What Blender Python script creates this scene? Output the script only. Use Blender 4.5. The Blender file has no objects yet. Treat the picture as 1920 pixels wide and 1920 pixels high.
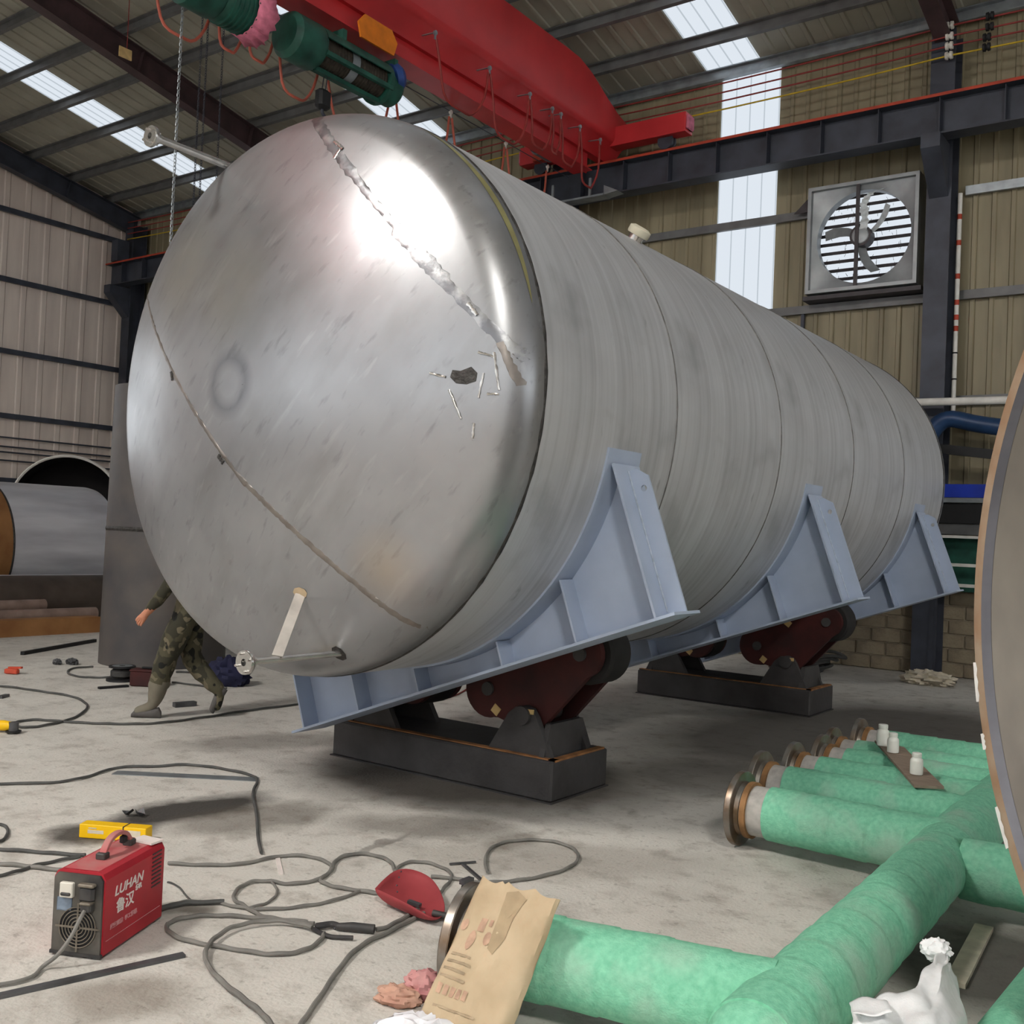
import bpy, bmesh, math, random
from mathutils import Vector, Matrix, noise as mnoise
random.seed(7)
S = bpy.context.scene
COL = S.collection
R_ = math.radians

# ------------------------------------------------------------------ camera
F_PX, YAW, PITCH, ROLL, EYE = 1937.33, 0.6262536, 0.0214168, 0.0428927, 1.65
fwd = Vector((-math.sin(YAW) * math.cos(PITCH), math.cos(YAW) * math.cos(PITCH), math.sin(PITCH)))
rgt = Vector((math.cos(YAW), math.sin(YAW), 0))
upv = rgt.cross(fwd)
cam_x = rgt * math.cos(ROLL) + upv * math.sin(ROLL)
cam_y = -rgt * math.sin(ROLL) + upv * math.cos(ROLL)
cd = bpy.data.cameras.new('camera'); cam = bpy.data.objects.new('camera', cd); COL.objects.link(cam)
cd.sensor_width = 36; cd.lens = 36 * F_PX / 1920; cd.clip_start = 0.05; cd.clip_end = 300
cam.matrix_world = Matrix(((cam_x.x, cam_y.x, -fwd.x, 0), (cam_x.y, cam_y.y, -fwd.y, 0), (cam_x.z, cam_y.z, -fwd.z, EYE), (0, 0, 0, 1)))
S.camera = cam

# ------------------------------------------------------------------ world, exposure
SKY = (0.92, 0.96, 1.0)
SKY_STRENGTH = 1.55
SKYLIGHT_FRONT = 0.68      # shaded roof slope sheets
SKYLIGHT_BACK = 76.0        # sheets on the sunlit roof slope behind the viewpoint
w = bpy.data.worlds.new('overcast'); S.world = w; w.use_nodes = True
bg = w.node_tree.nodes['Background']; bg.inputs[0].default_value = (*SKY, 1); bg.inputs[1].default_value = SKY_STRENGTH
S.view_settings.view_transform = 'Standard'; S.view_settings.look = 'None'
S.view_settings.gamma = 1.0; S.view_settings.use_curve_mapping = False
S.view_settings.exposure = 0.36
S.cycles.max_bounces = 4; S.cycles.diffuse_bounces = 3; S.cycles.glossy_bounces = 2; S.cycles.transmission_bounces = 2
S.cycles.caustics_reflective = False; S.cycles.caustics_refractive = False; S.cycles.sample_clamp_indirect = 6.0
S.cycles.use_adaptive_sampling = True; S.cycles.adaptive_threshold = 0.1; S.cycles.adaptive_min_samples = 12

# ------------------------------------------------------------------ measuring helpers (survey of the place)
def ray(u, v): return fwd + cam_x * ((u - 960) / F_PX) - cam_y * ((v - 960) / F_PX)
def hit(u, v, ax, val):
    d = ray(u, v); o = Vector((0, 0, EYE)); return o + d * ((val - o[ax]) / d[ax])
def FL(u, v, z=0.0): return hit(u, v, 2, z)

# ------------------------------------------------------------------ materials
def lin(c):
    return tuple(((x / 255) / 12.92 if x / 255 <= 0.04045 else ((x / 255 + 0.055) / 1.055) ** 2.4) for x in c)
MATS = {}
def mat(name, col, rough=0.6, metal=0.0, var=0.15, scale=4.0, stretch=(1, 1, 1), col2=None, mixlo=0.35, mixhi=0.7,
        bump=0.0, bscale=40.0, spec=0.4, detail=5, extra=None, rvar=0.0, bstretch=None):
    m = bpy.data.materials.new(name); m.use_nodes = True; MATS[name] = m
    nt = m.node_tree; N = nt.nodes; L = nt.links; b = N['Principled BSDF']
    c = lin(col); c2 = lin(col2) if col2 else tuple(min(1, x * (1 - 2 * var)) for x in c)
    c1 = c if col2 else tuple(min(1, x * (1 + var)) for x in c)
    tc = N.new('ShaderNodeTexCoord'); mp = N.new('ShaderNodeMapping'); mp.inputs['Scale'].default_value = stretch
    L.new(tc.outputs['Object'], mp.inputs[0])
    nz = N.new('ShaderNodeTexNoise'); nz.inputs['Scale'].default_value = scale; nz.inputs['Detail'].default_value = detail
    L.new(mp.outputs[0], nz.inputs['Vector'])
    mr = N.new('ShaderNodeMapRange'); mr.inputs[1].default_value = mixlo; mr.inputs[2].default_value = mixhi
    L.new(nz.outputs['Fac'], mr.inputs[0])
    mx = N.new('ShaderNodeMix'); mx.data_type = 'RGBA'
    mx.inputs[6].default_value = (*c1, 1); mx.inputs[7].default_value = (*c2, 1)
    L.new(mr.outputs[0], mx.inputs[0])
    out = mx.outputs[2]
    if extra: out = extra(nt, tc, out)
    L.new(out, b.inputs['Base Color'])
    b.inputs['Roughness'].default_value = rough; b.inputs['Metallic'].default_value = metal
    b.inputs['Specular IOR Level'].default_value = spec
    if rvar:
        rr = N.new('ShaderNodeMapRange'); rr.inputs[3].default_value = rough - rvar; rr.inputs[4].default_value = rough + rvar
        rr.inputs[1].default_value = .3; rr.inputs[2].default_value = .7
        L.new(nz.outputs['Fac'], rr.inputs[0]); L.new(rr.outputs[0], b.inputs['Roughness'])
    if bump:
        n2 = N.new('ShaderNodeTexNoise'); n2.inputs['Scale'].default_value = bscale; n2.inputs['Detail'].default_value = 6
        if bstretch:
            mp2 = N.new('ShaderNodeMapping'); mp2.inputs['Scale'].default_value = bstretch
            L.new(tc.outputs['Object'], mp2.inputs[0]); L.new(mp2.outputs[0], n2.inputs['Vector'])
        else: L.new(tc.outputs['Object'], n2.inputs['Vector'])
        bp = N.new('ShaderNodeBump'); bp.inputs['Strength'].default_value = bump; bp.inputs['Distance'].default_value = 0.02
        L.new(n2.outputs['Fac'], bp.inputs['Height']); L.new(bp.outputs[0], b.inputs['Normal'])
    return m
def emis(name, col, s):
    m = bpy.data.materials.new(name); m.use_nodes = True; nt = m.node_tree
    nt.nodes.remove(nt.nodes['Principled BSDF'])
    e = nt.nodes.new('ShaderNodeEmission'); e.inputs[0].default_value = (*col, 1); e.inputs[1].default_value = s
    nt.links.new(e.outputs[0], nt.nodes['Material Output'].inputs[0]); MATS[name] = m; return m
def blob(nt, tc, out, blobs, col, dist=0.25, dscale=2.5):
    """stains and painted shade patches with a shape of their own: (x, y, rx, ry, rot, strength) in object space"""
    N = nt.nodes; L = nt.links
    nz = N.new('ShaderNodeTexNoise'); nz.inputs['Scale'].default_value = dscale; nz.inputs['Detail'].default_value = 5
    L.new(tc.outputs['Object'], nz.inputs['Vector'])
    sb = N.new('ShaderNodeVectorMath'); sb.operation = 'SUBTRACT'; sb.inputs[1].default_value = (.5, .5, .5); L.new(nz.outputs['Color'], sb.inputs[0])
    for (x, y, rx, ry, rot, st, *cc) in blobs:
        sc = N.new('ShaderNodeVectorMath'); sc.operation = 'SCALE'; sc.inputs['Scale'].default_value = dist * 2
        L.new(sb.outputs[0], sc.inputs[0])
        ad = N.new('ShaderNodeVectorMath'); ad.operation = 'ADD'; L.new(tc.outputs['Object'], ad.inputs[0]); L.new(sc.outputs[0], ad.inputs[1])
        mp = N.new('ShaderNodeMapping'); mp.vector_type = 'TEXTURE'
        mp.inputs['Location'].default_value = (x, y, 0); mp.inputs['Rotation'].default_value = (0, 0, rot); mp.inputs['Scale'].default_value = (rx, ry, 1000)
        L.new(ad.outputs[0], mp.inputs[0])
        ln = N.new('ShaderNodeVectorMath'); ln.operation = 'LENGTH'; L.new(mp.outputs[0], ln.inputs[0])
        mr = N.new('ShaderNodeMapRange'); mr.inputs[1].default_value = 1.1; mr.inputs[2].default_value = 0.6
        mr.inputs[4].default_value = st; L.new(ln.outputs['Value'], mr.inputs[0])
        mx = N.new('ShaderNodeMix'); mx.data_type = 'RGBA'; mx.inputs[7].default_value = (*lin(cc[0] if cc else col), 1)
        L.new(mr.outputs[0], mx.inputs[0]); L.new(out, mx.inputs[6]); out = mx.outputs[2]
    return out

# ------------------------------------------------------------------ mesh helpers
WM = {}            # world matrices of parents
class MB:
    def __init__(s): s.v = []; s.f = []; s.mi = []; s.cur = 0
    def add(s, vs, fs):
        k = len(s.v); s.v += [Vector(p) for p in vs]; s.f += [tuple(i + k for i in f) for f in fs]; s.mi += [s.cur] * len(fs); return s
    def box(s, c, d, M=None):
        hx, hy, hz = d[0] / 2, d[1] / 2, d[2] / 2; c = Vector(c)
        vs = [Vector((x, y, z)) for z in (-hz, hz) for y in (-hy, hy) for x in (-hx, hx)]
        vs = [(M @ p if M else p) + c for p in vs]
        return s.add(vs, [(0, 2, 3, 1), (4, 5, 7, 6), (0, 1, 5, 4), (2, 6, 7, 3), (0, 4, 6, 2), (1, 3, 7, 5)])
    def bbox(s, c, d, M=None, bv=0.01):
        """box with chamfered vertical (local z) edges and top/bottom rims"""
        hx, hy, hz = d[0] / 2, d[1] / 2, d[2] / 2; c = Vector(c)
        def ring(ix, z): return [Vector((sx * (hx - a - ix), sy * (hy - b_ - ix), z)) for sx, sy, a, b_ in
                                 ((-1, -1, bv, 0), (1, -1, bv, 0), (1, -1, 0, bv), (1, 1, 0, bv), (1, 1, bv, 0), (-1, 1, bv, 0), (-1, 1, 0, bv), (-1, -1, 0, bv))]
        rs = [ring(bv, -hz), ring(0, -hz + bv), ring(0, hz - bv), ring(bv, hz)]
        vs = [(M @ p if M else p) + c for r in rs for p in r]; fs = [tuple(range(7, -1, -1)), tuple(range(24, 32))]
        for k in range(3):
            for i in range(8): j = (i + 1) % 8; fs.append((k * 8 + i, k * 8 + j, k * 8 + 8 + j, k * 8 + 8 + i))
        return s.add(vs, fs)
    def bar(s, p0, p1, w, h, up=(0, 0, 1)):
        p0 = Vector(p0); p1 = Vector(p1); d = p1 - p0; L = d.length; z = d.normalized(); u = Vector(up)
        x = u.cross(z); x = x.normalized() if x.length > 1e-5 else Vector((1, 0, 0)); y = z.cross(x)
        M = Matrix((x, y, z)).transposed(); return s.box((p0 + p1) / 2, (w, h, L), M)
    def prism(s, poly, o, ax, ay, az, t0, t1):
        """extrude 2d poly (in ax,ay) along az from t0 to t1"""
        o = Vector(o); ax = Vector(ax); ay = Vector(ay); az = Vector(az); n = len(poly)
        vs = [o + ax * a + ay * b_ + az * t for t in (t0, t1) for a, b_ in poly]
        fs = [tuple(range(n)), tuple(range(2 * n - 1, n - 1, -1))] + [(i, i + n, (i + 1) % n + n, (i + 1) % n) for i in range(n)]
        return s.add(vs, fs)
    def cyl(s, p0, p1, r0, r1=None, n=24, caps=(1, 1)):
        r1 = r0 if r1 is None else r1
        return s.lathe([(r0, 0), (r1, (Vector(p1) - Vector(p0)).length)], p0, Vector(p1) - Vector(p0), n, caps)
    def lathe(s, prof, o, axis, n=32, caps=(0, 0), closed=False, a0=0, a1=2 * math.pi):
        o = Vector(o); z = Vector(axis).normalized(); x = Vector((0, 0, 1)).cross(z)
        x = x.normalized() if x.length > 1e-4 else Vector((1, 0, 0)); y = z.cross(x); full = abs(a1 - a0 - 2 * math.pi) < 1e-6
        m = n if full else n + 1; vs = []
        for r, h in prof:
            for i in range(m):
                a = a0 + (a1 - a0) * i / n; vs.append(o + z * h + x * (r * math.cos(a)) + y * (r * math.sin(a)))
        fs = []; K = len(prof)
        for k in range(K if closed else K - 1):
            for i in range(n):
                j = (i + 1) % m; k2 = (k + 1) % K; fs.append((k * m + i, k * m + j, k2 * m + j, k2 * m + i))
        if caps[0]: fs.append(tuple(range(m - 1, -1, -1)))
        if caps[1]: fs.append(tuple(range((K - 1) * m, K * m)))
        return s.add(vs, fs)
    def tube(s, pts, r, n=8, caps=True, closed=False):
        P = [Vector(p) for p in pts]; K = len(P); vs = []; prev = None
        for i in range(K):
            a = P[(i - 1) % K] if (i > 0 or closed) else P[i]; b_ = P[(i + 1) % K] if (i < K - 1 or closed) else P[i]
            t = (b_ - a).normalized() if (b_ - a).length > 1e-9 else Vector((0, 0, 1))
            if prev is None:
                x = t.orthogonal().normalized()
            else:
                x = prev - t * prev.dot(t); x = x.normalized() if x.length > 1e-6 else t.orthogonal().normalized()
            prev = x; y = t.cross(x); ri = r[i] if isinstance(r, (list, tuple)) else r
            for j in range(n):
                an = 2 * math.pi * j / n; vs.append(P[i] + x * (ri * math.cos(an)) + y * (ri * math.sin(an)))
        fs = []
        for i in range(K if closed else K - 1):
            for j in range(n):
                i2 = (i + 1) % K; fs.append((i * n + j, i * n + (j + 1) % n, i2 * n + (j + 1) % n, i2 * n + j))
        if caps and not closed: fs += [tuple(range(n - 1, -1, -1)), tuple(range((K - 1) * n, K * n))]
        return s.add(vs, fs)
    def ball(s, c, r, n=12, sc=(1, 1, 1)):
        c = Vector(c); vs = []; fs = []; m = n // 2
        for i in range(m + 1):
            th = math.pi * i / m
            for j in range(n):
                ph = 2 * math.pi * j / n
                vs.append(c + Vector((sc[0] * r * math.sin(th) * math.cos(ph), sc[1] * r * math.sin(th) * math.sin(ph), sc[2] * r * math.cos(th))))
        for i in range(m):
            for j in range(n): fs.append((i * n + j, (i + 1) * n + j, (i + 1) * n + (j + 1) % n, i * n + (j + 1) % n))
        return s.add(vs, fs)
    def build(s, name, m, parent=None, smooth=False, bevel=0):
        me = bpy.data.meshes.new(name)
        if parent is None:
            lo = [min(p[i] for p in s.v) for i in range(3)]; hi = [max(p[i] for p in s.v) for i in range(3)]
            M = Matrix.Translation(((lo[0] + hi[0]) / 2, (lo[1] + hi[1]) / 2, lo[2]))
        else: M = WM[parent.name]
        iv = M.inverted()
        me.from_pydata([iv @ p for p in s.v], [], s.f)
        o = bpy.data.objects.new(name, me); COL.objects.link(o)
        ms = m if isinstance(m, (list, tuple)) else [m]
        for x in ms: me.materials.append(MATS[x] if isinstance(x, str) else x)
        if len(ms) > 1: me.polygons.foreach_set('material_index', s.mi)
        if parent is None: o.matrix_world = M
        else: o.parent = parent
        WM[o.name] = M
        bm = bmesh.new(); bm.from_mesh(me); bmesh.ops.recalc_face_normals(bm, faces=bm.faces); bm.to_mesh(me); bm.free()
        if smooth:
            me.polygons.foreach_set('use_smooth', [True] * len(me.polygons)); me.set_sharp_from_angle(angle=R_(35))
        if bevel:
            b = o.modifiers.new('bevel', 'BEVEL'); b.width = bevel; b.segments = 2; b.limit_method = 'ANGLE'
        return o
def empty(name, loc=(0, 0, 0), rz=0.0, parent=None):
    o = bpy.data.objects.new(name, None); COL.objects.link(o); o.empty_display_size = .1
    if parent is None:
        M = Matrix.Translation(loc) @ Matrix.Rotation(rz, 4, 'Z'); o.matrix_world = M; WM[o.name] = M
    else:
        o.parent = parent; M = Matrix.Translation(loc); o.matrix_local = WM[parent.name].inverted() @ M; WM[o.name] = M
    return o
def tag(o, label=None, cat=None, group=None, kind=None):
    if label: o['label'] = label
    if cat: o['category'] = cat
    if group: o['group'] = group
    if kind: o['kind'] = kind
    return o
def structure(o): o['kind'] = 'structure'; return o
def share(src, name, parent, loc=None, M=None):
    """another object on the same mesh"""
    c = bpy.data.objects.new(name, src.data); COL.objects.link(c); c.parent = parent
    if M is not None: c.matrix_local = M
    elif loc is not None: c.location = loc
    return c
def kids(o): return [c for c in bpy.data.objects if c.parent == o]
def copy_tree(o, parent=None):
    c = o.copy(); COL.objects.link(c); c.parent = parent
    for ch in kids(o): copy_tree(ch, c)
    return c
def smooth_path(pts, per=8):
    P = [Vector(p) for p in pts]; out = []
    for i in range(len(P) - 1):
        p0 = P[max(0, i - 1)]; p1 = P[i]; p2 = P[i + 1]; p3 = P[min(len(P) - 1, i + 2)]
        for k in range(per):
            t = k / per
            out.append(0.5 * ((2 * p1) + (p2 - p0) * t + (2 * p0 - 5 * p1 + 4 * p2 - p3) * t * t + (3 * p1 - p0 - 3 * p2 + p3) * t ** 3))
    out.append(P[-1]); return out

X, Y, Z = Vector((1, 0, 0)), Vector((0, 1, 0)), Vector((0, 0, 1))

WY, GX, XE = 14.75, -22.2, 14.0            # inner faces of the long wall and the gable wall, open end
# ------------------------------------------------------------------ palette
def floor_extra(nt, tc, out):
    N = nt.nodes; L = nt.links
    # broad patches of dirt, then fine grit
    for sc, lo, hi, c, st in ((0.55, .52, .75, (128, 120, 110), .4), (6.0, .52, .72, (120, 110, 98), .45), (26.0, .58, .7, (84, 76, 66), .35), (2.2, .60, .74, (205, 200, 192), .5)):
        nz = N.new('ShaderNodeTexNoise'); nz.inputs['Scale'].default_value = sc; nz.inputs['Detail'].default_value = 5; nz.inputs['Roughness'].default_value = .62
        L.new(tc.outputs['Object'], nz.inputs['Vector'])
        mr = N.new('ShaderNodeMapRange'); mr.inputs[1].default_value = lo; mr.inputs[2].default_value = hi; mr.inputs[4].default_value = st
        L.new(nz.outputs['Fac'], mr.inputs[0])
        mx = N.new('ShaderNodeMix'); mx.data_type = 'RGBA'; mx.inputs[7].default_value = (*lin(c), 1)
        L.new(mr.outputs[0], mx.inputs[0]); L.new(out, mx.inputs[6]); out = mx.outputs[2]
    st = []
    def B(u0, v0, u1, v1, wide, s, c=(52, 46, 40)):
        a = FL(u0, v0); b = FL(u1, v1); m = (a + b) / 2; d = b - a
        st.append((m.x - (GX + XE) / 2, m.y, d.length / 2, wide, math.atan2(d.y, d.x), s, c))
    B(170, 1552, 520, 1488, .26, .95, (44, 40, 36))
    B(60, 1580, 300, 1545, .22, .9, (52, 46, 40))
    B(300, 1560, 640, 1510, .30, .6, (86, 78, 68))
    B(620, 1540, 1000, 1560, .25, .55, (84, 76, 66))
    B(1150, 1440, 1900, 1330, 1.5, .85, (66, 61, 55))  # dirt right of the tank, with the tank's shade painted in
    B(520, 1440, 1300, 1480, .95, .9, (78, 71, 63))  # dirty floor under the tank, darkened further as painted shadow
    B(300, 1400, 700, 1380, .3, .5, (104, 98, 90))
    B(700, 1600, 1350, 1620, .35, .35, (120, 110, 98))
    B(1180, 1420, 1500, 1500, .6, .6, (62, 56, 50))  # more of that floor, dirt and shade in one colour
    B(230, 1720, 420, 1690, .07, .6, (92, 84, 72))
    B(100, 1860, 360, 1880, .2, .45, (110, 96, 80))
    B(1740, 1900, 1930, 1740, .45, .85, (62, 58, 52))  # shade beside the ring, painted into the floor colour
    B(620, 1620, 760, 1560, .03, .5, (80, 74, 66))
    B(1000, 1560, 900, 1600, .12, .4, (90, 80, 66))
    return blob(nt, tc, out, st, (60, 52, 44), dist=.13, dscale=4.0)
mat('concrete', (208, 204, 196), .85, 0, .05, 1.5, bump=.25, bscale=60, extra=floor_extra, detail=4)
mat('wall_sheet', (146, 136, 110), .5, 0, .08, 1.2, stretch=(3, 3, .4), col2=(118, 109, 86), bump=.05, bscale=6)
mat('gable_sheet', (218, 204, 192), .5, 0, .08, 1.2, stretch=(3, 3, .4), col2=(198, 184, 174), bump=.05, bscale=6)
mat('roof_sheet', (168, 165, 150), .55, 0, .1, 1.0, bump=.03, bscale=5)
mat('block', (150, 138, 116), .9, 0, .15, 5, col2=(112, 100, 84), bump=.4, bscale=40)
mat('mortar', (176, 164, 142), .95, 0, .1, 20, bump=.4, bscale=80)
mat('dark_steel', (66, 70, 80), .5, .2, .15, 3, col2=(50, 52, 60))
mat('maroon_steel', (84, 66, 68), .5, .1, .15, 3, col2=(62, 50, 52))
mat('galvanised', (150, 156, 160), .4, .6, .12, 6)
mat('purlin_grey', (104, 104, 104), .5, .2, .12, 4)
mat('rail_red', (170, 62, 40), .55, .1, .15, 5)
mat('crane_red', (196, 46, 50), .42, .0, .10, 1.5, col2=(172, 36, 40), spec=.6)
mat('orange', (214, 118, 20), .55, 0, .1, 6)
mat('hoist_green', (40, 92, 78), .5, .1, .15, 5, col2=(24, 60, 52))
mat('hoist_drum', (60, 54, 46), .6, .3, .2, 20)
mat('blue_motor', (34, 62, 120), .5, 0, .1, 6)
mat('pink_cloth', (196, 110, 132), .9, 0, .15, 12)
mat('black_rubber', (26, 26, 28), .6, 0, .1, 10)
mat('copper_cable', (186, 96, 78), .5, .1, .1, 10)
mat('red_wire', (134, 44, 40), .6, 0, .1, 10)
mat('yellow_wire', (190, 160, 30), .6, 0, .1, 10)
mat('porcelain', (210, 206, 198), .35, 0, .05, 10)
mat('white_paint', (216, 214, 208), .6, 0, .08, 8)
mat('fan_sheet', (146, 150, 152), .4, .3, .1, 4)
mat('fan_dark', (64, 60, 62), .5, .3, .1, 8)
mat('film', (206, 212, 214), .2, 0, .1, 20)
mat('blue_paint', (30, 58, 176), .5, 0, .1, 5)
mat('blue_duct', (36, 62, 98), .4, .1, .12, 5)
emis('daylit_sheet', (0.85, 0.92, 1.0), SKYLIGHT_FRONT)
emis('daylit_lap', (0.80, 0.89, 0.98), SKYLIGHT_FRONT * .72).cycles.emission_sampling = 'NONE'
emis('sunlit_sheet', (1.0, 0.97, 0.92), SKYLIGHT_BACK)

# ------------------------------------------------------------------ the hall
RIDGE_Y, EAVE_Z, SLOPE = 2.5, 9.0, 0.2
def roof_z(y): return EAVE_Z + SLOPE * (WY - y) if y >= RIDGE_Y else EAVE_Z + SLOPE * (WY - RIDGE_Y) - SLOPE * (RIDGE_Y - y)
fm = MB(); fm.box(((GX + XE) / 2, 0, -.1), (XE - GX + 30, 60, .2)); floor = structure(fm.build('floor', 'concrete'))

def sheet(mb, o, ax, an, az, width, length, ribs=4, h=.022, ncross=1):
    """trapezoid-ribbed metal sheet; ax across, an normal to the inside, az along"""
    p = width / ribs; prof = []
    for k in range(ribs):
        a = k * p; prof += [(a, 0), (a + p * .68, 0), (a + p * .74, h), (a + p * .94, h)]
    prof.append((width, 0)); o = Vector(o); ax = Vector(ax); an = Vector(an); az = Vector(az)
    n = len(prof); vs = [o + ax * a + an * b_ + az * t for t in (0, length) for a, b_ in prof]
    mb.add(vs, [(i, i + 1, i + 1 + n, i + n) for i in range(n - 1)]); return mb

# long wall (with the fan): ribbed sheets, one translucent sheet in each bay
wall_right = structure(MB().box((-4, WY + .16, 4.6), (36.4, .06, 9.2)).build('wall_right', 'wall_sheet'))
PW = .95
p0 = None
BLK = 1.15
for k in range(-16, 14):
    x0 = -6.95 + PW * k
    if k in (-13, -7, 0, 6): continue
    if p0 is None:
        mb = MB(); sheet(mb, (x0, WY, BLK), X, -Y, Z, PW - .004, 8.98 - BLK - .04); p0 = mb.build('panel', 'wall_sheet', wall_right); px0 = x0
    else: share(p0, 'panel', wall_right, (x0 - px0, 0, 0))
sk = None
for k in (-13, -7, 0, 6):
    x0 = -6.95 + PW * k; o = empty('translucent_panel', (x0, WY, BLK), parent=wall_right)
    MB().add([(x0, WY - .001, BLK), (x0 + PW, WY - .001, BLK), (x0 + PW, WY - .001, 8.96), (x0, WY - .001, 8.96)], [(0, 1, 2, 3)]).build('pane', 'daylit_sheet', o)
    for j in range(5):
        MB().box((x0 + .01 + j * (PW - .02) / 4, WY - .012, (BLK + 8.96) / 2), (.012, .016, 8.96 - BLK - .02)).build('rib', 'daylit_lap', o)
# block plinth below the sheets
plinth = structure(MB().box((-4, WY + .02, BLK / 2), (36.4, .20, BLK - .02)).build('wall_plinth', 'mortar'))
b0 = None
rnd = random.Random(3)
for r in range(6):
    for c in range(24):
        x = -9.0 + c * .405 + (.2 if r % 2 else 0); z = .095 + r * .19
        if b0 is None:
            b0 = MB().bbox((x, WY - .085, z), (.39, .05, .175), bv=.008).build('concrete_block', 'block', plinth); bo = (x, z)
        else: share(b0, 'concrete_block', plinth, (x - bo[0], rnd.uniform(-.006, .004), z - bo[1]))

# gable wall
wl_ = MB()   # gable with an unseen wide doorway, added to let light in
for poly in ([(14.9, 0), (14.9, 9.0), (7.6, roof_z(7.6)), (7.6, 0)], [(7.6, 6.2), (7.6, roof_z(7.6)), (RIDGE_Y, 11.4), (.4, roof_z(.4)), (.4, 6.2)], [(.4, 0), (.4, roof_z(.4)), (-9.7, 9.0), (-9.7, 0)]):
    wl_.prism(poly, (GX - .2, 0, 0), Y, Z, X, 0, .15)
wall_left = structure(wl_.build('wall_left', 'gable_sheet'))
for k in range(7):
    y1 = WY - .02 - PW * k
    mb = MB(); top = roof_z(y1) - .1
    sheet(mb, (GX, y1, 0), -Y, X, Z, PW - .004, top, ribs=2, h=.018); mb.build('panel', 'gable_sheet', wall_left)
for z in (2.35, 3.75, 5.15, 6.7, 8.2):
    structure(MB().box((GX + .09, 11.1, z), (.07, 7.0, .11)).build('girt', 'dark_steel'))
for i, z in enumerate((2.78, 2.96, 3.08, 3.28)):
    tag(MB().cyl((GX + .1, 7.7, z), (GX + .1, WY - .3, z), .018, n=8).build('conduit', 'dark_steel'), 'thin dark conduit running along the gable wall, %s of four' % ('lowest', 'second lowest', 'second highest', 'highest')[i], 'conduit', 'conduits on the gable wall')

# roof: sheets, daylight strips, purlins, rafters
ceiling = structure(MB().prism([(WY + .3, roof_z(WY + .3) + .12), (RIDGE_Y, roof_z(RIDGE_Y) + .12), (RIDGE_Y, roof_z(RIDGE_Y) + .2), (WY + .3, roof_z(WY + .3) + .2)], (0, 0, 0), Y, Z, X, GX - .2, XE).build('ceiling', 'roof_sheet'))
RW = .8714; rs = Vector((0, -1, SLOPE)).normalized(); rn = Vector((0, -SLOPE, -1)).normalized(); RL = (WY - RIDGE_Y) * math.sqrt(1 + SLOPE ** 2)
r0 = None
PURL = [14.62, 13.8, 12.82, 11.85, 10.9, 9.95, 9.0, 8.05, 7.1, 6.1, 5.1, 4.1, 3.1]
for k in range(-18, 24):
    x0 = -7.16 + RW * k
    if k % 7 == 0:
        o = empty('translucent_panel', (x0, WY, EAVE_Z), parent=ceiling)
        a = Vector((x0, WY, EAVE_Z)); c = a + rs * RL
        MB().add([a, a + X * RW, c + X * RW, c], [(0, 1, 2, 3)]).build('pane', 'daylit_sheet', o)
        for j in range(5):
            b = a + X * (.012 + j * (RW - .024) / 4) + rn * .012
            MB().bar(b, b + rs * RL, .014, .016, up=rn).build('rib', 'daylit_lap', o)
    elif r0 is None:
        mb = MB(); sheet(mb, (x0, WY, EAVE_Z), X, rn, rs, RW - .004, RL, ribs=3, h=.02); r0 = mb.build('roof_panel', 'roof_sheet', ceiling); rx0 = x0
    else: share(r0, 'roof_panel', ceiling, (x0 - rx0, 0, 0))
for y in PURL:
    mb = MB(); z = roof_z(y) - .03
    mb.prism([(0, 0), (.065, .013), (.065, -.005), (.01, -.016), (.01, -.165), (.065, -.154), (.065, -.172), (0, -.185)], (0, y, z), -Y, Z, X, GX, XE)
    structure(mb.build('purlin', 'galvanised' if y > 14 else 'purlin_grey'))
for x in (-21.95, -15.75, -9.6, -3.54, 2.6, 8.7):
    o = structure(empty('rafter', (x, 14, 8)))
    a = Vector((x, WY - .2, roof_z(WY - .2) - .22)); b = Vector((x, RIDGE_Y, roof_z(RIDGE_Y) - .22)); dn = Vector((0, -SLOPE, -1)).normalized(); m_ = 'maroon_steel' if x > -20 else 'dark_steel'
    MB().bar(a, b, .22, .014, up=dn).build('top_flange', m_, o)
    MB().bar(a + dn * .42, b + dn * .42, .22, .014, up=dn).build('bottom_flange', m_, o)
    MB().bar(a + dn * .21, b + dn * .21, .012, .42, up=dn).build('web', m_, o)
    for t in (.15, .35, .55, .75):
        p = a.lerp(b, t); MB().bar(p + dn * .02, p + dn * .40, .2, .01, up=Y).build('stiffener', m_, o)
# the other roof slope (behind the viewpoint) with its sunlit daylight strips, and the far ends of the hall
roof_back = structure(MB().prism([(RIDGE_Y, roof_z(RIDGE_Y) + .05), (-9.75, roof_z(-9.75) + .05), (-9.75, roof_z(-9.75) + .15), (RIDGE_Y, roof_z(RIDGE_Y) + .15)], (0, 0, 0), Y, Z, X, GX - .2, XE).build('ceiling_back', 'roof_sheet'))
for k in (0, 14):
    x0 = -7.16 + RW * k; a = Vector((x0 - .4, -3.5, roof_z(-3.5) + .03)); c = Vector((x0 - .4, -5.35, roof_z(-5.35) + .03))
    MB().add([a, c, c + X * RW * 2, a + X * RW * 2], [(0, 1, 2, 3)]).build('translucent_panel', 'sunlit_sheet', roof_back)
# back wall and open end: solid below, an unseen open band added above for fill light
wall_back = structure(MB().box((-4, -9.8, 1.5), (36.4, .15, 3.0)).box((-4, -9.8, 8.4), (36.4, .15, 1.6)).build('wall_back', 'gable_sheet'))
wall_end = structure(MB().box((XE, 2.5, 1.2), (.15, 24.6, 2.4)).box((XE, 2.5, 9.0), (.15, 24.6, 4.0)).build('wall_end', 'gable_sheet'))

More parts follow.
